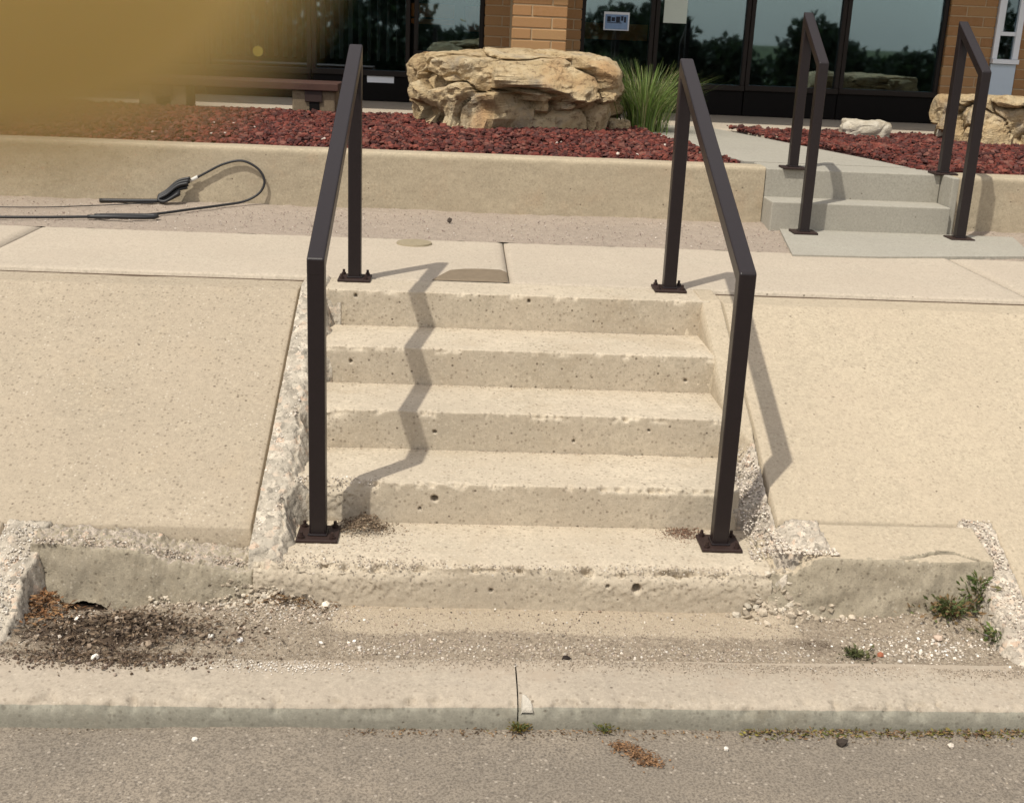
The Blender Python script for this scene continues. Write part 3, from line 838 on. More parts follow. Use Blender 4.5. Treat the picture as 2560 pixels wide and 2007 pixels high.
# ------------------------------------------------------------------ handrails
def handrail(x, yf, zf, yr, zr, H, Hr, label, nb=True, bolts=True):
    hr = thing('handrail', (x, yf, zf), label, 'handrail', 'brown square tube handrails')
    w = .025
    def sl(y): return (zf+H)+((zr+Hr)-(zf+H))*(y-yf)/(yr-yf)
    bm = bmesh.new()
    ya, yb_ = yf-w, yr+w
    pts = [(ya, sl(ya)), (yb_, sl(yb_)), (yb_, sl(yb_)-.052), (ya, sl(ya)-.052)]
    L_ = [bm.verts.new((x-w, y, z)) for y, z in pts]; R_ = [bm.verts.new((x+w, y, z)) for y, z in pts]
    bm.faces.new(L_); bm.faces.new(R_[::-1])
    for k in range(4): bm.faces.new((L_[k], L_[(k+1) % 4], R_[(k+1) % 4], R_[k]))
    bmesh.ops.recalc_face_normals(bm, faces=bm.faces)
    bmesh.ops.bevel(bm, geom=list(bm.edges), offset=.006, segments=3, profile=.5, affect='EDGES')
    bm_obj('rail', bm, M['rail'], hr)
    for y, z in ((yf, zf), (yr, zr)):
        bm = bmesh.new()
        bm_box(bm, (x-w+.0004, y-w+.0004, z+.008), (x+w-.0004, y+w-.0004, sl(y)-.030), .005, 2)
        bm_obj('post', bm, M['rail'], hr)
        bp = box('base_plate', (x-.062, y-.058, z+.0005), (x+.062, y+.058, z+.011), M['rail_worn'], hr, .003)
        # weld bead
        box('weld', (x-w-.004, y-w-.004, z+.0105), (x+w+.004, y+w+.004, z+.017), M['rail'], hr, .003)
        if bolts:
            for sx in (-1, 1):
                for sy_ in (-1, 1):
                    bm = bmesh.new()
                    bmesh.ops.create_cone(bm, cap_ends=True, segments=6, radius1=.0095, radius2=.0095, depth=.008)
                    bmesh.ops.translate(bm, vec=(0, 0, .004), verts=bm.verts)
                    r2 = bmesh.ops.create_cone(bm, cap_ends=True, segments=8, radius1=.0055, radius2=.005, depth=.016)
                    bmesh.ops.translate(bm, vec=(0, 0, .012), verts=r2['verts'])
                    bmesh.ops.translate(bm, vec=(x+sx*.046, y+sy_*.042, z+.0105), verts=bm.verts)
                    bm_obj('bolt', bm, M['rail_worn'], bp)
    return hr
handrail(0.0, -1.034, -4*R, .185, 0.0, .862, .860, 'brown handrail on the left of the large worn steps')
handrail(1.22, -1.034, -4*R, .185, 0.0, .862, .860, 'brown handrail on the right of the large worn steps')
handrail(2.152, 1.655, 0.008, 1.99, ZT, .855, .775, 'brown handrail on the left of the small grey upper steps', bolts=False)
handrail(2.965, 1.655, 0.004, 1.99, ZT, .850, .765, 'brown handrail on the right of the small grey upper steps', bolts=False)

# ------------------------------------------------------------------ building
bld = thing('brick_building', (1, 5.3, ZT), 'brick building with dark bronze framed windows behind the terrace', 'building')
YB = 6.00
box('roof', (-6, 3.95, 2.95), (9, 12.2, 3.25), M['soffit'], bld)
box('back_wall', (-5.8, 11.6, ZT), (8.8, 11.8, 2.95), M['dark_room'], bld)
box('side_wall', (-5.8, 6.2, ZT), (-5.6, 11.59, 2.94), M['dark_room'], bld)
box('side_wall', (8.6, 6.2, ZT), (8.8, 11.59, 2.94), M['dark_room'], bld)
box('room_floor', (-5.59, 6.10, ZT+.02), (8.59, 11.59, ZT+.035), M['dark_room'], bld)
# bricks
_bc = {}
def brick_run(x0, x1, yf, dep, z0, z1, parent, bl=.285, bh=.071, j=.010, off0=0):
    box('mortar', (x0+.006, yf+.006, z0), (x1-.006, yf+dep, z1), M['mortar'], parent)
    row, z = 0, z0
    while z+bh <= z1+.001:
        x = x0-((row+off0) % 2)*(bl+j)*.5
        while x < x1-.01:
            a, b = max(x, x0), min(x+bl, x1)
            if b-a > .03:
                L_ = round(b-a, 3)
                key = (L_, dep)
                if key not in _bc:
                    bm = bmesh.new(); bm_box(bm, (-L_/2, -.02, 0), (L_/2, min(.10, dep-.01), bh), .004, 1)
                    bmesh.ops.recalc_face_normals(bm, faces=bm.faces)
                    me = bpy.data.meshes.new('brick'); bm.to_mesh(me); bm.free(); me.materials.append(M['brick']); _bc[key] = me
                o = bpy.data.objects.new('brick', _bc[key])
                link(o, parent)
                o.location = Vector(((a+b)/2, yf+.02+random.uniform(-.002, .002), z)) - base_of(parent)
            x += bl+j
        z += bh+j; row += 1
def pier(name, x0, x1, yf, dep, ztop=1.62, off=0):
    pr = bpy.data.objects.new(name, None); link(pr, bld); pr.location = (0, 0, 0); LOC[pr.name] = base_of(bld)
    brick_run(x0, x1, yf, dep, ZT, ztop, pr, off0=off)
    box('upper_brickwork', (x0, yf, ztop), (x1, yf+dep, 2.95), M['brick'], pr)
    return pr
pier('pillar', .735, 1.135, 4.75, .70)
pier('pier', 0.5501, 1.346, 5.90, .2, off=1)
pier('pier', 4.422, 4.818, 5.94, .2)
pier('pier', 5.049, 6.9, 5.94, .2, off=1)
# windows: group of a frame with panes as sub-parts
def window(x0, x1, zs, ztop=2.6, panel=True):
    wf = bpy.data.objects.new('window', None); link(wf, bld); LOC[wf.name] = base_of(bld)
    box('frame', (x0, YB-.03, zs), (x0+.035, YB+.04, ztop), M['bronze'], wf, .003)
    box('frame', (x1-.035, YB-.03, zs), (x1, YB+.04, ztop), M['bronze'], wf, .003)
    box('sill', (x0-.0, YB-.045, zs-.045), (x1+.0, YB+.05, zs), M['bronze'], wf, .004)
    box('head', (x0, YB-.03, ztop), (x1, YB+.04, ztop+.05), M['bronze'], wf)
    box('pane', (x0+.036, YB, zs+.001), (x1-.036, YB+.008, ztop-.001), M['glass'], wf)
    box('lower_panel', (x0+.002, YB-.02, ZT+.003), (x1-.002, YB+.03, zs-.046), M['panel'], wf)
    return wf
WL = [(-3.568, -2.667, 0.5306), (-2.662, -1.75, 0.5306), (-1.745, -0.8763, 0.5413), (-0.8709, -0.06122, 0.5467), (-0.02905, 0.5447, 0.7183)]
WR = [(1.349, 1.96, 0.5521), (1.966, 2.759, 0.5467), (2.765, 3.564, 0.5521), (3.569, 4.419, 0.5574)]
for a, b, z in WL+WR: window(a, b, z)
box('header', (-6.035, YB-.02, 2.66), (9.194, YB+.15, 2.94), M['soffit'], bld)
box('end_wall', (-6.035, YB-.02, ZT), (-3.573, YB+.1, 2.65), M['brick'], bld)
box('plate', (-0.413, YB-.026, 0.448), (-0.1899, YB-.0205, 0.5124), M['white'], bld)
bl_ = bpy.data.objects.new('vertical_blind', None); link(bl_, bld); LOC[bl_.name] = base_of(bld)
xv = -3.45
me = None
while xv < -.09:
    if me is None:
        bm = bmesh.new(); bm_box(bm, (-.044, -.0015, 0), (.044, .0015, 1.95)); me = bpy.data.meshes.new('slat'); bm.to_mesh(me); bm.free(); me.materials.append(M['blind'])
    o = bpy.data.objects.new('slat', me); link(o, bl_)
    o.location = Vector((xv, YB+.12, .62))-base_of(bl_); o.rotation_euler = (0, 0, math.radians(78+random.uniform(-9, 9)))
    xv += .078
box('head_rail', (-3.514, YB+.09, 2.525), (-0.08267, YB+.15, 2.56), M['blind'], bl_)
# narrow white window between the brick piers on the right
ww = bpy.data.objects.new('white_window', None); link(ww, bld); LOC[ww.name] = base_of(bld)
yw = 5.92
box('frame', (4.824, yw, 0.8524), (4.867, yw+.08, 2.3), M['white'], ww, .003)
box('frame', (4.997, yw, 0.8524), (5.046, yw+.08, 2.3), M['white'], ww, .003)
box('sash_bar', (4.867, yw+.01, 1.04), (4.997, yw+.06, 1.072), M['white'], ww, .002)
box('sash_bar', (4.867, yw+.012, 1.073), (4.888, yw+.058, 2.3), M['white'], ww, .002)
box('sill', (4.822, yw-.03, 0.8148), (5.048, yw+.08, 0.8518), M['white'], ww, .003)
box('pane', (4.867, yw+.03, 0.8545), (4.996, yw+.036, 2.3), M['glass'], ww)
box('backing', (4.818, yw+.2, ZT), (5.046, yw+.22, 2.9), M['dark_room'], ww)
box('lower_panel', (4.826, yw+.01, ZT+.003), (5.044, yw+.07, 0.8137), M['blue_white'], ww, .003)
# inside things seen through the panes
cnt = thing('counter', (0.2391, 6.8, ZT), 'orange wooden counter inside the window left of the brick pillar', 'counter')
box('top', (-0.08267, 6.65, 0.9274), (0.2927, 7.05, 0.9703), M['counter'], cnt, .004); box('front', (-0.07195, 6.67, ZT+.04), (0.282, 7.03, 0.9269), M['dark_room'], cnt)
box('shelf_edge', (-0.08267, 6.63, 0.9864), (0.2927, 6.66, 1.099), M['counter'], cnt, .004)
pot = thing('flower_pot', (0.4643, 6.18, 0.7237), 'red orange flower pot inside the window left of the brick pillar', 'flower pot')
bm = bmesh.new(); bmesh.ops.create_cone(bm, cap_ends=True, segments=20, radius1=.062, radius2=.078, depth=.20); bmesh.ops.translate(bm, vec=(0.4643, 6.18, 0.9864), verts=bm.verts)
bm_obj('pot', bm, M['terracotta'], pot)
box('stand', (0.3892, 6.11, ZT+.036), (0.5393, 6.25, 0.8781), M['dark_room'], pot)
ang = rng.uniform(0, 6.28, 40)
leaves('foliage', np.c_[.464+.03*np.cos(ang), 6.18+.03*np.sin(ang), np.full(40, 1.08)], .13, .03, np.c_[np.cos(ang)*.6, np.sin(ang)*.6, np.ones(40)], [(.08, .16, .03), (.12, .22, .05)], M['leaf'], pot)
cn2 = thing('counter', (1.633, 6.45, ZT), 'orange wooden counter inside the window right of the brick pillar', 'counter')
box('front_board', (1.365, 6.22, 0.8684), (1.944, 6.26, 1.002), M['counter'], cn2, .004); box('body', (1.376, 6.261, ZT+.04), (1.934, 6.65, 0.9971), M['dark_room'], cn2)
ns = thing('notice', (1.644, 5.99, 1.013), 'blue and white square sticker on the pane right of the brick pillar', 'sticker')
box('sheet', (1.539, 5.994, 0.9467), (1.751, 5.998, 1.092), M['white'], ns)
box('print', (1.55, 5.992, 0.9542), (1.74, 5.993, 1.072), M['sticker'], ns)
for k, (a, b, z0_, z1_) in enumerate(((1.566, 1.596, 1.013, 1.056), (1.602, 1.632, 1.018, 1.05), (1.640, 1.674, 1.011, 1.056), (1.681, 1.700, 1.024, 1.061), (1.706, 1.724, 1.011, 1.056), (1.566, 1.687, 1.004, 1.009))):
    box('glyph', (a, 5.99, z0_), (b, 5.991, z1_), M['ink'], ns)
np_ = thing('notice', (2.116, 5.99, 1.11), 'pale green paper notice taped at the top of a window', 'notice')
box('sheet', (2.035, 5.994, 1.024), (2.228, 5.998, 1.292), M['paper'], np_)
dot = thing('sticker', (-1.316, 5.99, 0.6593), 'round yellow sticker on the dark window above the bench', 'sticker')
bm = bmesh.new(); bmesh.ops.create_cone(bm, cap_ends=True, segments=24, radius1=.042, radius2=.042, depth=.004); bmesh.ops.rotate(bm, matrix=Matrix.Rotation(math.pi/2, 3, 'X'), verts=bm.verts); bmesh.ops.translate(bm, vec=(-1.316, 5.994, 0.6593), verts=bm.verts)
bm_obj('disc', bm, M['yellow'], dot)

# ------------------------------------------------------------------ bench
bn = thing('bench', (-1.15, 4.4, ZT), 'low brown wooden bench on concrete blocks under the dark windows', 'bench')
for k in range(3):
    box('plank', (-2.6, 4.24+k*.125, .462+.0), (-.475, 4.24+k*.125+.118, .515), M['bench'], bn, .006)
for xa, xb in ((-1.86, -1.53), (-.80, -.50)):
    lg = box('leg', (xa, 4.27, ZT-.03), (xb, 4.56, .461), M['block'], bn, .012)
    box('bracket', (xa+.09, 4.255, .385), (xb-.09, 4.2695, .461), M['rail_worn'], bn, .003)
    box('shade_plate', (xa+.12, 4.262, ZT+.03), (xb-.11, 4.2695, .384), M['panel'], bn, .003)  # near-black plate standing in for shade on the front of the leg

# ------------------------------------------------------------------ boulders
def boulder(name, loc, dims, label, seed, strata=9, tilt=0.0, cut=.72, mat=None, nu=170, nv=90, amp=1.0, group=None):
    u = np.linspace(0, 2*math.pi, nu, endpoint=False); v = np.linspace(-.15*math.pi, .5*math.pi, nv)
    U, Vv = np.meshgrid(u, v, indexing='ij')
    e1, e2 = .42, .30
    sp = lambda c, e: np.sign(c)*np.abs(c)**e
    x = sp(np.cos(Vv), e2)*sp(np.cos(U), e1); y = sp(np.cos(Vv), e2)*sp(np.sin(U), e1); z = sp(np.sin(Vv), e2*1.1)
    # coarse lumps
    k = 1+.34*(fbm(x*1.6+seed, y*1.6, z*1.6, seed, 3)-.5)
    x, y, z = x*k, y*k, np.minimum(z, .90+.10*x*0+.14*(fbm(x*1.1, y*1.1, 0*z, seed+1, 2)-.5))
    P = np.stack([x*dims[0]/2, y*dims[1]/2, z*dims[2]], -1)
    rad = np.stack([x, y, .0*z], -1); rad /= np.linalg.norm(rad, axis=-1)[..., None]+1e-6
    rb = np.random.default_rng(seed)
    ns_ = int(26+strata*5)
    sd_ = rb.uniform(-1, 1, (ns_, 3))*np.array([dims[0]*.55, dims[1]*.55, dims[2]*.5])+np.array([0, 0, dims[2]*.5])
    off, gr = rb.uniform(-1, 1, ns_), rb.normal(size=(ns_, 3))
    wob = np.stack([fbm(P[..., 0]*6, P[..., 1]*6, P[..., 2]*6, seed+20+k_, 3)-.5 for k_ in range(3)], -1)*.16
    Q = P+wob
    dq = Q[..., None, :]-sd_
    dq[..., 2] = dq[..., 2]*1.5+tilt*dq[..., 0]
    dd = np.sqrt((dq**2).sum(-1))
    i1 = dd.argmin(-1); d1 = dd.min(-1)
    d2_ = np.where(np.arange(ns_) == i1[..., None], 9, dd).min(-1)
    pl = np.einsum('uvk,uvk->uv', np.take_along_axis(dq, i1[..., None, None], 2)[:, :, 0], gr[i1])
    crack = np.clip(1-(d2_-d1)/.030, 0, 1)*(.35+1.3*fbm(P[..., 0]*3, P[..., 1]*3, P[..., 2]*3, seed+31))
    side = sstep(1.0, .75, z)[..., None]
    rid = np.abs(fbm(P[..., 0]*6, P[..., 1]*6, P[..., 2]*7, seed+5, 4)-.5)*2
    disp = amp*(.085*off[i1]+.20*np.clip(pl, -.5, .5) - .085*crack - .035*np.clip(.2-rid, 0, 1)/.2*.7 + .05*(fbm(P[..., 0]*14, P[..., 1]*14, P[..., 2]*15, seed+6)-.5))
    P = P+rad*disp[..., None]*side*min(1, dims[0])
    P[..., 2] += (1-side[..., 0])*amp*(.06*(fbm(P[..., 0]*7, P[..., 1]*7, 0, seed+7)-.5)+.03*off[i1]-.02*crack)
    V = np.concatenate([P.reshape(-1, 3)]) + np.array(loc)
    i = np.arange(nu*nv).reshape(nu, nv); i2 = np.roll(i, -1, 0)
    F = np.stack([i[:, :-1], i2[:, :-1], i2[:, 1:], i[:, 1:]], -1).reshape(-1, 4)
    o = mesh_np(name, V, F, mat, None, False, origin=loc)
    return tag(o, label, 'rock', group)
t = NT('sandstone', .9, .2); p = t.pos()
mp = t.n('ShaderNodeMapping'); t.l(p, mp.inputs['Vector']); mp.inputs['Scale'].default_value = (1, 1, 1.25)
n1 = t.noise(mp.outputs[0], 4.5, 6, .65, .6)
col = t.ramp(n1, [(.28, (.30, .20, .11)), (.42, (.46, .34, .19)), (.55, (.56, .44, .27)), (.68, (.60, .50, .33)), (.8, (.40, .30, .19))])
n2 = t.noise(p, 5, 5, .6, .3)
col = t.mix(t.ramp(n2, [(.56, 0.0), (.70, .75)]), col, (.30, .26, .21))
col = t.mix(t.ramp(t.noise(p, 3.1, 4, .5), [(.58, 0.0), (.72, .6)]), col, (.52, .30, .14))
col = t.mix(t.ramp(t.noise(mp.outputs[0], 30, 5, .7), [(.34, .8), (.47, 0.0)]), col, (.19, .125, .07))
t.base(col); t.bump(t.math('ADD', t.noise(mp.outputs[0], 22, 6, .7), t.noise(p, 90, 4, .7)), .9, .02); M['sandstone'] = t.m
t = NT('pale_rock', .9, .2); p = t.pos()
t.base(t.mix(t.ramp(t.noise(p, 14, 5, .6), [(.35, 0.0), (.65, 1.0)]), (.36, .31, .23), (.52, .475, .39))); t.bump(t.noise(p, 50, 5, .7), .7, .012); M['pale_rock'] = t.m
boulder('boulder', (.735, 3.93, ZT-.04), (1.30, .95, .56), 'large layered tan boulder in the lava rock in front of the brick pillar', 300, 5, .12, mat=M['sandstone'], nu=320, nv=170)
boulder('boulder', (4.36, 4.15, ZT-.03), (1.15, .75, .39), 'golden streaked boulder at the right edge beside the brick wall', 320, 0, .6, mat=M['sandstone'], nu=260, nv=140, amp=.65)
boulder('upright_rock', (3.86, 4.22, ZT-.03), (.13, .16, .26), 'small upright greenish rock leaning by the right boulder', 330, 4, .2, mat=M['pale_rock'], nu=70, nv=50, amp=.4)
boulder('rock', (3.22, 4.14, ZT-.02), (.34, .26, .16), 'small whitish rock lying on the lava bed before the dark panels', 340, 0, -.3, mat=M['pale_rock'], nu=90, nv=60, amp=.28)
boulder('rock', (1.43, 3.72, ZT-.02), (.16, .16, .12), 'small tan stone between the large boulder and the grass tuft', 350, 4, 0, mat=M['sandstone'], nu=80, nv=50, amp=.4)

# ------------------------------------------------------------------ ornamental grass and weeds
def tuft(name, c, n, h, spread, label, pal, width=.006, lean=.35, seg=5):
    g_ = thing(name, c, label, 'grass' if name == 'grass_tuft' else 'weed')
    VV, FF, CC = [], [], []
    for k in range(n):
        a, r = random.uniform(0, 6.28), abs(random.gauss(0, .35))*spread
        b = np.array([c[0]+math.cos(a)*r, c[1]+math.sin(a)*r, c[2]])
        ln = h*random.uniform(.55, 1.08); le = lean*random.uniform(.2, 1.3)
        d = np.array([math.cos(a), math.sin(a), 0]); s = np.array([-math.sin(a+random.uniform(-1, 1)), math.cos(a+random.uniform(-1, 1)), 0])
        col = np.array(random.choice(pal))*random.uniform(.75, 1.25)
        i0 = len(VV)
        for j in range(seg+1):
            q = j/seg
            pnt = b+np.array([0, 0, 1])*ln*(q-.25*le*q*q)+d*ln*le*q**2
            w_ = width*(1-q)**.6*.5+.0004
            VV += [pnt-s*w_, pnt+s*w_]; CC += [col, col]
        FF += [(i0+2*j, i0+2*j+1, i0+2*j+3, i0+2*j+2) for j in range(seg)]
    o = mesh_np('blades', np.array(VV), np.array(FF), M['leaf'], g_, False, attr=np.array(CC))
    o['kind'] = 'stuff'
    return g_
tuft('grass_tuft', (1.64, 4.02, ZT-.01), 850, .49, .26, 'clump of green ornamental grass beside the large tan boulder', [(.11, .18, .035), (.16, .26, .055), (.21, .27, .085), (.30, .28, .14), (.15, .20, .085)], .0052, .75)
def weed(c, n, h, spread, label, pal=((.09, .13, .035), (.13, .17, .05), (.19, .18, .07), (.22, .16, .09)), L=.022, W=.010):
    g_ = thing('weed', c, label, 'weed')
    a = rng.uniform(0, 6.28, n); r = np.abs(rng.normal(0, .45, n))*spread; q = rng.random(n)
    P = np.c_[c[0]+np.cos(a)*r*(.4+q), c[1]+np.sin(a)*r*.6*(.4+q), c[2]+q*h*np.exp(-(r/spread)**2)]
    D = np.c_[np.cos(a), np.sin(a), rng.uniform(-.2, 1.2, n)]
    leaves('leaves', P, rng.uniform(.6, 1.3, n)*L, rng.uniform(.7, 1.3, n)*W, D, pal, M['leaf'], g_, 'stuff')
    st = []
    for k in range(9):
        b = random.uniform(0, 6.28); rr = spread*random.uniform(.1, .7)
        VV = [(c[0], c[1], c[2]-.005), (c[0]+math.cos(b)*rr*.5, c[1]+math.sin(b)*rr*.3, c[2]+h*.5), (c[0]+math.cos(b)*rr, c[1]+math.sin(b)*rr*.6, c[2]+h*random.uniform(.6, 1))]
        tube('stem', smooth_path(VV, 4), .0012, M['litter_green'], g_, 5)
    return g_
M['litter_green'] = plain('stem_green', (.09, .12, .04), .7)
zf = lambda x, y: float(floor_at(np.array(x), np.array(y)))
weed((1.955, -1.235, zf(1.955, -1.235)), 300, .13, .075, 'tall green weed growing against the inner corner of the right ledge')
weed((1.86, -1.27, zf(1.86, -1.27)), 290, .055, .11, 'low sprawling green weed before the smooth right ledge', ((.09, .12, .04), (.14, .16, .06), (.22, .15, .07), (.26, .17, .09)))
weed((1.98, -1.36, zf(1.98, -1.36)), 200, .04, .08, 'small green weed in the pebbles under the right end wing')
weed((1.53, -1.46, zf(1.53, -1.46)), 170, .018, .075, 'flat olive weed among white pebbles behind the kerb', ((.10, .11, .04), (.16, .16, .07), (.06, .06, .03)), .014, .007)
for k, (x, n) in enumerate(((.585, 150), (.80, 60))):
    weed((x, float(KF(x))-.016, ZS+.006), n, .022, .045, ['yellowish moss tuft under the kerb joint', 'tiny green sprout at the kerb foot right of the joint'][k], ((.16, .14, .03), (.10, .10, .03), (.2, .13, .04)), .010, .005)

# ------------------------------------------------------------------ loose stones and litter
kz = lambda x, y: ZB+.0055+.012*(fbm(np.asarray(x)*1.3, 0*np.asarray(x), seed=77, oct=2)-.5)
PALE = [(.50, .43, .35), (.46, .385, .30), (.58, .53, .46), (.40, .33, .26), (.44, .35, .27), (.32, .27, .22), (.42, .35, .27)]
WHITE = [(.74, .70, .64), (.66, .61, .54), (.70, .62, .52)]
def scatter(name, n, fx, fy, fz, s0, s1, pal, label, sink=.3, mat='stone'):
    x, y = fx(n), fy(n)
    k = (x > -2.1) & (x < 3.3)
    x, y = x[k], y[k]
    s = .62*np.exp(rng.uniform(math.log(s0), math.log(s1), len(x)))
    z = fz(x, y)+s*sink
    o = stones(name, np.c_[x, y, z], s, pal, M[mat], kind='stuff')
    o['label'] = label
    return o
U_ = lambda a, b: (lambda n: rng.uniform(a, b, n))
G_ = lambda a, s: (lambda n: rng.normal(a, s, n))
clipy = lambda f: (lambda n: np.clip(f(n), -1.535, -1.222))
scatter('gravel', 3600, U_(-.9, 2.1), clipy(U_(-1.53, -1.225)), floor_at, .0018, .0055, PALE+[(.24, .19, .15)], 'fine gravel on the lower walk behind the kerb')
scatter('gravel', 500, G_(1.78, .14), clipy(G_(-1.40, .05)), floor_at, .003, .010, WHITE+PALE, 'white pebbles lying below the right ledge')
scatter('gravel', 700, G_(-.08, .10), clipy(G_(-1.27, .035)), floor_at, .003, .008, PALE, 'gravel heaped in the corner left of the bottom step')
scatter('gravel', 900, U_(.1, 1.4), clipy(G_(-1.455, .028)), floor_at, .0025, .007, PALE+[(.4, .33, .29)], 'gravel band behind the kerb')
scatter('gravel', 420, G_(-.02, .12), G_(-1.580, .017), kz, .0015, .0045, WHITE, 'white crumbs on the kerb top')
scatter('gravel', 500, G_(-.45, .17), clipy(G_(-1.42, .06)), floor_at, .003, .010, [(.12, .085, .06), (.2, .15, .1), (.34, .27, .2), (.09, .06, .045), (.17, .12, .085)], 'dark crumbs and pebbles on the left dirt')
lz = lambda x, y: interp(x, lzp)+.004
scatter('gravel', 1900, U_(-.79, -.13), U_(-1.19, -1.085), lz, .002, .0075, PALE+[(.2, .16, .12), (.28, .23, .18)], 'broken concrete rubble on top of the left ledge')
chk = lambda x, y: np.maximum(plane_z(y)+.006, -.55)
scatter('gravel', 1300, U_(-.180, -.115), U_(-1.15, 0), chk, .0025, .0085, [(.60, .54, .46), (.66, .60, .52), (.55, .47, .39), (.40, .34, .28)], 'exposed pebbles along the left cheek of the steps', .05)
scatter('gravel', 700, U_(-.90, -.80), U_(-1.47, -1.1), lambda x, y: np.maximum(plane_z(y), ZB), .0025, .008, [(.60, .54, .46), (.62, .57, .5), (.45, .4, .34)], 'exposed pebbles along the left wing')
scatter('gravel', 800, U_(1.975, 2.068), U_(-1.49, -1.0), lambda x, y: np.maximum(plane_z(y), ZB), .0025, .009, [(.60, .54, .46), (.66, .58, .48), (.5, .42, .34), (.36, .3, .25)], 'exposed pebbles along the right wing')
scatter('gravel', 1000, U_(1.365, 1.54), U_(-1.20, -1.02), lambda x, y: -.478+0*x, .003, .0095, [(.60, .54, .46), (.68, .60, .49), (.55, .47, .38), (.42, .36, .3)], 'exposed pebbles at the corner of the right ledge', -.1)
scatter('gravel', 700, lambda n: rng.uniform(1.30, 1.39, n), U_(-1.15, -.68), lambda x, y: np.maximum(plane_z(y), -.475)-.35*(1.394-x)-.02, .003, .0085, [(.60, .54, .46), (.66, .58, .49), (.5, .43, .36), (.36, .31, .27)], 'exposed pebbles along the right cheek of the steps', .0)
scatter('gravel', 900, U_(-.1, 1.3), lambda n: rng.normal(-4*T+.02, .02, n), lambda x, y: -4*R-.004+0*x, .002, .0055, PALE, 'crumbling pebbles at the edge of the lowest step')
scatter('gravel', 420, U_(-.10, .30), lambda n: rng.normal(-4*T+.10, .06, n), lambda x, y: -4*R+0*x, .002, .006, PALE, 'crumbs on the lowest step by the left post')
scatter('gravel', 260, U_(-.09, .16), lambda n: rng.normal(-3*T+.03, .03, n), lambda x, y: -3*R-.004+0*x, .002, .006, PALE+WHITE, 'crumbs on the chipped left end of a step')
scatter('gravel', 3200, U_(-2, 3.2), U_(-2.3, -1.74), lambda x, y: ZS-.003+0*x, .0013, .0042, PALE+[(.2, .17, .14), (.14, .12, .1)], 'fine grit on the street')
scatter('gravel', 1500, U_(-2.0, 3.3), U_(1.14, 1.93), lambda x, y: 0*x+.002, .003, .008, [(.40, .33, .28), (.32, .26, .22), (.5, .44, .38), (.27, .2, .17)], 'pinkish pebbles at the foot of the low wall')
# dirt piles and dry leaves (litter)
def litter(n, fx, fy, fz, L, pal, label, zj=.008, up_=.4):
    x, y = fx(n), fy(n)
    a = rng.uniform(0, 6.28, n)
    D = np.c_[np.cos(a), np.sin(a), rng.uniform(-.15, up_, n)]
    o = leaves('leaf_litter', np.c_[x, y, fz(x, y)+rng.uniform(.001, zj, n)], rng.uniform(.6, 1.4, n)*L, rng.uniform(.25, .5, n)*L, D, pal, M['litter'], None, 'stuff')
    o['label'] = label
BR = [(.13, .075, .04), (.20, .12, .06), (.09, .06, .035), (.26, .17, .09)]
litter(380, G_(-.74, .035), clipy(G_(-1.30, .04)), floor_at, .020, [(.26, .12, .05), (.20, .10, .045), (.15, .09, .05), (.3, .17, .08)], 'rust brown leaf litter in the left corner of the niche', .02)
litter(1100, G_(-.50, .16), clipy(G_(-1.42, .055)), floor_at, .018, [(.10, .07, .045), (.16, .11, .07), (.07, .05, .035), (.22, .16, .11)], 'dark mulch and twigs on the left dirt', .018)
litter(240, G_(-.07, .06), clipy(G_(-1.245, .02)), floor_at, .014, BR, 'brown litter in the corner left of the bottom step', .012)
litter(700, lambda n: rng.normal(.135, .042, n), lambda n: rng.normal(-3*T-.060, .026, n), lambda x, y: -4*R+.022*np.exp(-((x-.135)/.04)**2), .012, [(.20, .14, .09), (.13, .09, .06), (.28, .21, .14)], 'little heap of brown debris on the step beside the left post', .012)
litter(320, lambda n: rng.normal(1.125, .028, n), lambda n: rng.normal(-3*T-.035, .02, n), lambda x, y: -4*R+0*x, .010, [(.24, .14, .09), (.16, .1, .07)], 'brown debris on the step beside the right post', .008)
kf_ = lambda x: KF(x)
def kerbfoot(n, x0, x1, pal, L, label, zj=.014):
    x = rng.uniform(x0, x1, n); y = KF(x)-np.abs(rng.normal(0, .016, n))-.006
    litter(n, lambda n_: x, lambda n_: y, lambda a, b: ZS+0*a, L, pal, label, zj)
kerbfoot(1100, 1.15, 2.2, BR+[(.14, .12, .03), (.10, .11, .03), (.2, .17, .04)], .013, 'dry leaves and moss along the kerb foot on the right')
kerbfoot(360, .15, 1.1, BR, .010, 'dry litter along the kerb foot in the middle', .008)
litter(420, lambda n: rng.normal(.865, .018, n)+np.linspace(-.035, .05, n), lambda n: -1.80-np.linspace(0, .09, n)+rng.normal(0, .008, n), lambda x, y: ZS+0*x, .012, [(.22, .12, .06), (.28, .16, .08), (.16, .09, .05)], 'trail of rust brown dry leaves on the street', .008)
scatter('gravel', 900, G_(-.50, .13), G_(-1.565, .022), kz, .002, .009, [(.12, .085, .06), (.2, .15, .1), (.3, .24, .19), (.09, .06, .045), (.16, .11, .075)], 'dark crumbs spilled over the kerb top')
litter(420, G_(-.50, .12), G_(-1.56, .022), kz, .014, [(.10, .07, .045), (.16, .11, .07), (.07, .05, .035)], 'dark mulch spilled over the kerb top', .012)
scatter('gravel', 500, U_(.2, 2.0), lambda n: -1.53-np.abs(rng.normal(0, .022, n)), kz, .0015, .005, PALE, 'grit along the back of the kerb top')
scatter('gravel', 150, G_(-.48, .17), clipy(G_(-1.42, .06)), floor_at, .007, .019, [(.40, .33, .26), (.2, .15, .11), (.12, .09, .06), (.16, .12, .085), (.26, .20, .145)], 'larger rubble in the dark debris of the left pocket', .35)
scatter('gravel', 120, U_(-.85, 2.0), clipy(U_(-1.53, -1.225)), floor_at, .005, .012, PALE+WHITE+[(.3, .22, .16)], 'scattered pebbles on the lower walk', .3)
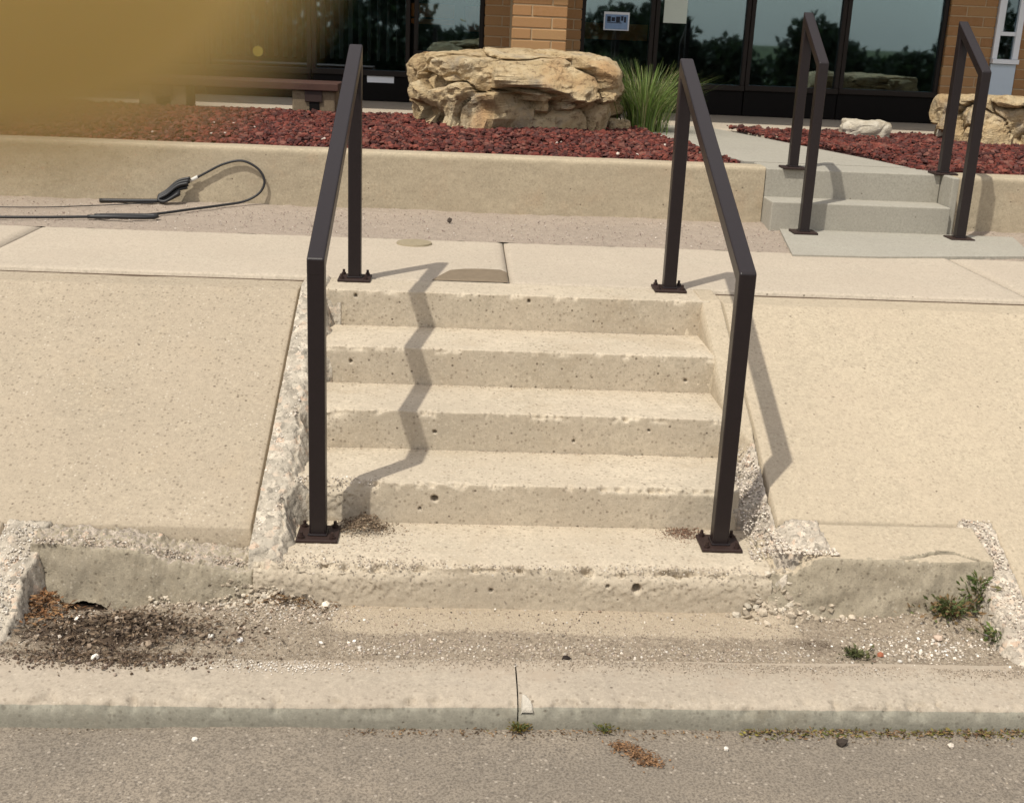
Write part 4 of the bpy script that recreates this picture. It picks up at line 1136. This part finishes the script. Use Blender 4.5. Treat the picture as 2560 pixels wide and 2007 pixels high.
scatter('gravel', 400, U_(-.46, -.1), lambda n: -1.225-np.abs(rng.normal(0, .018, n)), floor_at, .003, .010, PALE+[(.2, .16, .12)], 'rubble at the foot of the left ledge')
scatter('gravel', 500, U_(1.3, 1.95), lambda n: -1.225-np.abs(rng.normal(0, .018, n)), floor_at, .003, .009, PALE, 'rubble at the foot of the right ledge')
for k_ in range(4):
    scatter('gravel', 260, U_(-.03, 1.3), lambda n: -k_*T-np.abs(rng.normal(0, .010, n))-.004, lambda x, y: -(k_+1)*R+0*x, .0012, .0035, [(.30, .22, .15), (.24, .17, .12), (.42, .34, .26)], 'grit in the inner corner of a step', .2)
CH = [(.42, .355, .27), (.48, .41, .32), (.36, .30, .225), (.30, .25, .19), (.52, .46, .37)]
scatter('rubble', 420, lambda n: rng.normal(1.40, .06, n), lambda n: -1.195-np.abs(rng.normal(0, .035, n)), lambda x, y: np.where(y > -1.235, -.56-(-1.195-y)*2.2, floor_at(x, y)), .006, .026, CH, 'crumbled concrete chunks at the left end of the right ledge', .25)
scatter('rubble', 160, lambda n: rng.normal(1.34, .03, n), lambda n: rng.uniform(-1.20, -1.05, n), lambda x, y: -.545+0*x, .005, .018, CH, 'crumbled concrete chunks beside the right post', .1)
scatter('rubble', 300, lambda n: rng.normal(-.14, .05, n), lambda n: -1.20-np.abs(rng.normal(0, .03, n)), lambda x, y: np.where(y > -1.24, -.575-(-1.20-y)*2.0, floor_at(x, y)), .005, .020, CH, 'crumbled concrete chunks left of the bottom step', .25)
scatter('rubble', 200, U_(-.46, -.12), lambda n: -1.215-np.abs(rng.normal(0, .02, n)), lambda x, y: ZB+.02-(-1.215-y)*.5, .005, .016, CH+[(.2, .16, .12)], 'crumbled concrete at the foot of the left ledge', .1)
scatter('gravel', 900, U_(-.85, 2.0), clipy(U_(-1.53, -1.225)), floor_at, .0015, .006, [(.10, .08, .06), (.16, .12, .09), (.22, .17, .13)], 'dark grit on the lower walk', .3)
scatter('gravel', 700, lambda n: rng.normal(1.12, .05, n), lambda n: rng.normal(-3*T-.06, .035, n), lambda x, y: -4*R+0*x, .0010, .0032, [(.26, .165, .11), (.20, .13, .09), (.32, .22, .16)], 'rusty grit on the step beside the right post', .2)
scatter('gravel', 900, lambda n: rng.normal(.13, .055, n), lambda n: rng.normal(-3*T-.07, .035, n), lambda x, y: -4*R+0*x, .0012, .004, [(.20, .15, .10), (.30, .23, .16), (.14, .10, .07)], 'brown grit on the step beside the left post', .2)
scatter('gravel', 1500, U_(-1.6, 2.6), lambda n: -1.752-np.abs(rng.normal(0, .020, n)), lambda x, y: ZS+0*x, .0012, .0045, [(.17, .13, .09), (.26, .20, .14), (.12, .09, .06), (.36, .30, .23)], 'brown grit along the foot of the kerb', .3)
scatter('gravel', 7000, U_(-1.4, 2.3), lambda n: -1.527-np.abs(rng.normal(0, .030, n)), kz, .0010, .0034, [(.34, .28, .215), (.29, .235, .175), (.40, .335, .26), (.22, .175, .13)], 'dusty grit drifted over the back of the kerb', .1)
scatter('gravel', 2600, G_(-.52, .14), lambda n: -1.53-np.abs(rng.normal(0, .035, n)), kz, .0012, .0045, [(.13, .095, .065), (.19, .14, .10), (.10, .07, .05), (.25, .19, .14)], 'brown soil crumbs over the left part of the kerb', .2)
scatter('gravel', 5000, U_(.0, 1.5), lambda n: np.clip(rng.normal(-1.385, .035, n), -1.53, -1.23), floor_at, .0010, .0032, [(.34, .28, .215), (.29, .235, .175), (.42, .35, .27), (.20, .16, .12)], 'dusty grit on the lowest concrete strip', .1)
# single stones one can point at
def rock1(x, y, z, s, col, label, nm='stone'):
    o = stones(nm, [(x, y, z+s*.45)], [s], [col], M['stone'], origin=(x, y, z), jit=.2)
    tag(o, label, 'stone')
rock1(-.615, -1.375, zf(-.615, -1.375), .016, (.66, .58, .50), 'pale stone on the dark mulch below the black hollow')
rock1(-.245, -1.435, zf(-.245, -1.435), .011, (.74, .70, .62), 'small white stone alone on the bare dirt')
rock1(-.165, -1.44, zf(-.165, -1.44), .010, (.70, .66, .62), 'small grey white pebble right of the white stone on dirt')
rock1(-.515, -1.57, ZB+.008, .016, (.72, .66, .58), 'elongated white stone at the edge of the dark mulch')
rock1(.045, -1.245, zf(.045, -1.245), .014, (.70, .63, .52), 'flat cream stone at the foot of the lowest step')
rock1(-.21, -1.812, ZS, .010, (.75, .70, .62), 'white pebble on the street below the kerb')
rock1(.722, -1.51, zf(.722, -1.51), .016, (.025, .018, .014), 'black lump lying behind the kerb', 'lump')
rock1(1.10, -1.815, ZS, .008, (.62, .57, .5), 'white pebble in the street near the green kerb moss')
rock1(1.40, -1.785, ZS, .015, (.045, .034, .026), 'black lump against the kerb foot', 'lump')
rock1(1.68, -1.79, ZS, .011, (.5, .44, .37), 'pale round stone at the kerb foot between dry leaves')
rock1(1.60, -1.46, zf(1.60, -1.46), .010, (.30, .11, .06), 'reddish pebble beside the flat olive weed')
rock1(1.80, -1.36, zf(1.80, -1.36), .014, (.70, .54, .42), 'peach coloured stone under the sprawling weed')
rock1(.345, 1.62, .004, .018, (.05, .038, .03), 'dark clod on the pinkish gravel behind the left handrail', 'clod')

# ------------------------------------------------------------------ cable
cb = thing('cable', (-1.0, 1.85, 0), 'black cable looped and leaning against the low concrete wall', 'cable')
YW = 1.931
tube('cord', smooth_path([(-3.2, 1.15, .012), (-2.2, 1.20, .012), (-1.73, 1.26, .010), (-1.35, 1.36, .010), (-1.12, 1.47, .010), (-.95, 1.68, .012), (-.82, 1.83, .016), (-.72, 1.895, .030), (-.645, YW-.012, .075), (-.622, YW-.004, .135), (-.655, YW, .195), (-.735, YW, .232), (-.83, YW, .212), (-.92, YW, .165), (-.985, YW, .128), (-1.05, YW-.004, .09)], 10), .0065, M['rubber'], cb, 8)
tube('tape', [(-.965, YW, .141), (-.985, YW, .130), (-1.005, YW, .119)], .0095, M['tape'], cb, 10)
for k in range(5):
    o_ = .012*math.sin(k*2.1)
    tube('coil', smooth_path([(-1.015+.012*k*.3, 1.905+o_, .108+.012*k-.02), (-1.06, 1.90+o_, .075+.011*k), (-1.115, 1.885+o_, .035+.009*k), (-1.155, 1.87+o_, .018+.006*k), (-1.12, 1.865+o_, .020), (-1.05, 1.88+o_, .055+.004*k)], 6), .008, M['rubber'], cb, 8)
tube('plug_lead', smooth_path([(-1.14, 1.87, .02), (-1.28, 1.86, .016), (-1.45, 1.85, .014)], 6), .011, M['rubber'], cb, 8)
tube('cord_fold', smooth_path([(-1.36, 1.345, .012), (-1.25, 1.34, .016), (-1.12, 1.365, .014), (-1.06, 1.395, .014), (-1.07, 1.43, .014), (-1.2, 1.415, .014), (-1.34, 1.385, .012)], 6), .0095, M['rubber'], cb, 8)
tube('shadow_strand', smooth_path([(-3.0, 1.5, .005), (-1.85, 1.58, .005), (-1.45, 1.72, .006), (-1.16, 1.86, .012)], 6), .0028, M['rubber'], cb, 6)  # dark strand laid in place of a thin shadow line

# ------------------------------------------------------------------ trees across the street (seen mirrored in the panes)
def tree(x, y, ztop, w, seed, label):
    zb = -2.0
    tr_ = thing('tree', (x, y, zb), label, 'tree', 'trees across the street')
    tube('trunk', [(x, y, zb), (x+.05, y, zb+1.2), (x, y+.05, ztop-.8)], [.16, .11, .04], M['bark'], tr_, 8)
    n = 2600
    v = rng.normal(size=(n, 3)); v /= np.linalg.norm(v, axis=1)[:, None]
    r = rng.uniform(.35, 1, n)**.5
    k = .62+.75*fbm(v[:, 0]*1.8+seed, v[:, 1]*1.8, v[:, 2]*1.8, seed, 3)
    hgt = (ztop-zb)*.5
    P = np.c_[x+v[:, 0]*r*k*w, y+v[:, 1]*r*k*w, (ztop+zb)/2+.1+v[:, 2]*r*np.minimum(k, 1.02)*hgt]
    leaves('crown', P, .30, .19, rng.normal(size=(n, 3)), [(.022, .034, .014), (.03, .046, .018), (.018, .028, .011)], M['leaf'], tr_)
n = 9000
P = np.c_[rng.uniform(-22, 26, n), rng.uniform(-24.5, -22.5, n), rng.uniform(-2.2, .0, n)+.7*rng.random(n)*fbm(np.arange(n)*.37, np.zeros(n), seed=9)]
hd = leaves('undergrowth', P, .42, .28, rng.normal(size=(n, 3)), [(.022, .033, .014), (.028, .042, .018)], M['leaf'], None, 'stuff')
hd['label'] = 'low dark undergrowth between the trees across the street'
TL = 'dense dark tree across the street mirrored in the windows'
for i, (x, zt, w) in enumerate(((-11, 4.2, 2.6), (-7.2, 3.4, 2.2), (-4.4, 2.9, 1.8), (-2.0, 2.3, 1.5), (.3, .65, 1.5), (2.6, 1.5, 1.5), (4.7, 1.55, 1.2), (6.3, 1.7, 1.2), (8.3, .75, 1.3), (10.6, 1.45, 1.1), (12.0, .9, 1.1), (13.8, .55, 1.3), (16.5, 1.9, 2.2), (20, 2.6, 2.4))):
    tree(x, -21+1.2*math.sin(i*2.3), zt, w, 400+i, TL)

# ------------------------------------------------------------------ fingertip at the lens
def cpt(a, b, c): return CAM + rt*a + up*b + fw*c
fg = thing('finger', cpt(-.019, .0172, .036), 'blurred fingertip in the top left corner close to the lens', 'finger')
tip, joint, knuckle, root = Vector((-.0160, .0161, .0350)), Vector((-.040, .0190, .0370)), Vector((-.066, .0260, .0330)), Vector((-.098, .040, .018))
path = smooth_path([tip, joint, knuckle, root], 12)
T0 = np.array(tip); ax0 = np.array(joint-tip); ax0 /= np.linalg.norm(ax0)
r0 = .0089
cap = [T0-ax0*.0103*math.cos(t_) for t_ in np.linspace(.05, math.pi/2, 9)[:-1]]
cr = [r0*math.sin(t_) for t_ in np.linspace(.05, math.pi/2, 9)[:-1]]
P = np.vstack([cap, path]); s_ = np.linspace(0, 1, len(path))
RR = np.r_[cr, r0*(1+.10*s_)+.0006*np.exp(-((s_-.33)/.06)**2)+.0008*np.exp(-((s_-.66)/.07)**2)]
Pw = np.array([cpt(*q) for q in P])
tube('digit', Pw, RR, M['skin'], fg, 36)
nl = []
for a_ in np.linspace(-.9, .9, 13):
    for l_ in np.linspace(-.007, .006, 9):
        q = T0+ax0*l_; rr = (r0+.0002)*(1 if l_ > 0 else math.sqrt(max(.05, 1-(l_/.0103)**2)))
        nvec = np.array([0, 0, -1.0]); bvec = np.cross(ax0, nvec)
        nl.append(cpt(*(q + rr*(-nvec*math.cos(a_) + bvec*math.sin(a_)))))
mesh_np('nail', np.array(nl), grid_faces(13, 9), M['nail'], fg)
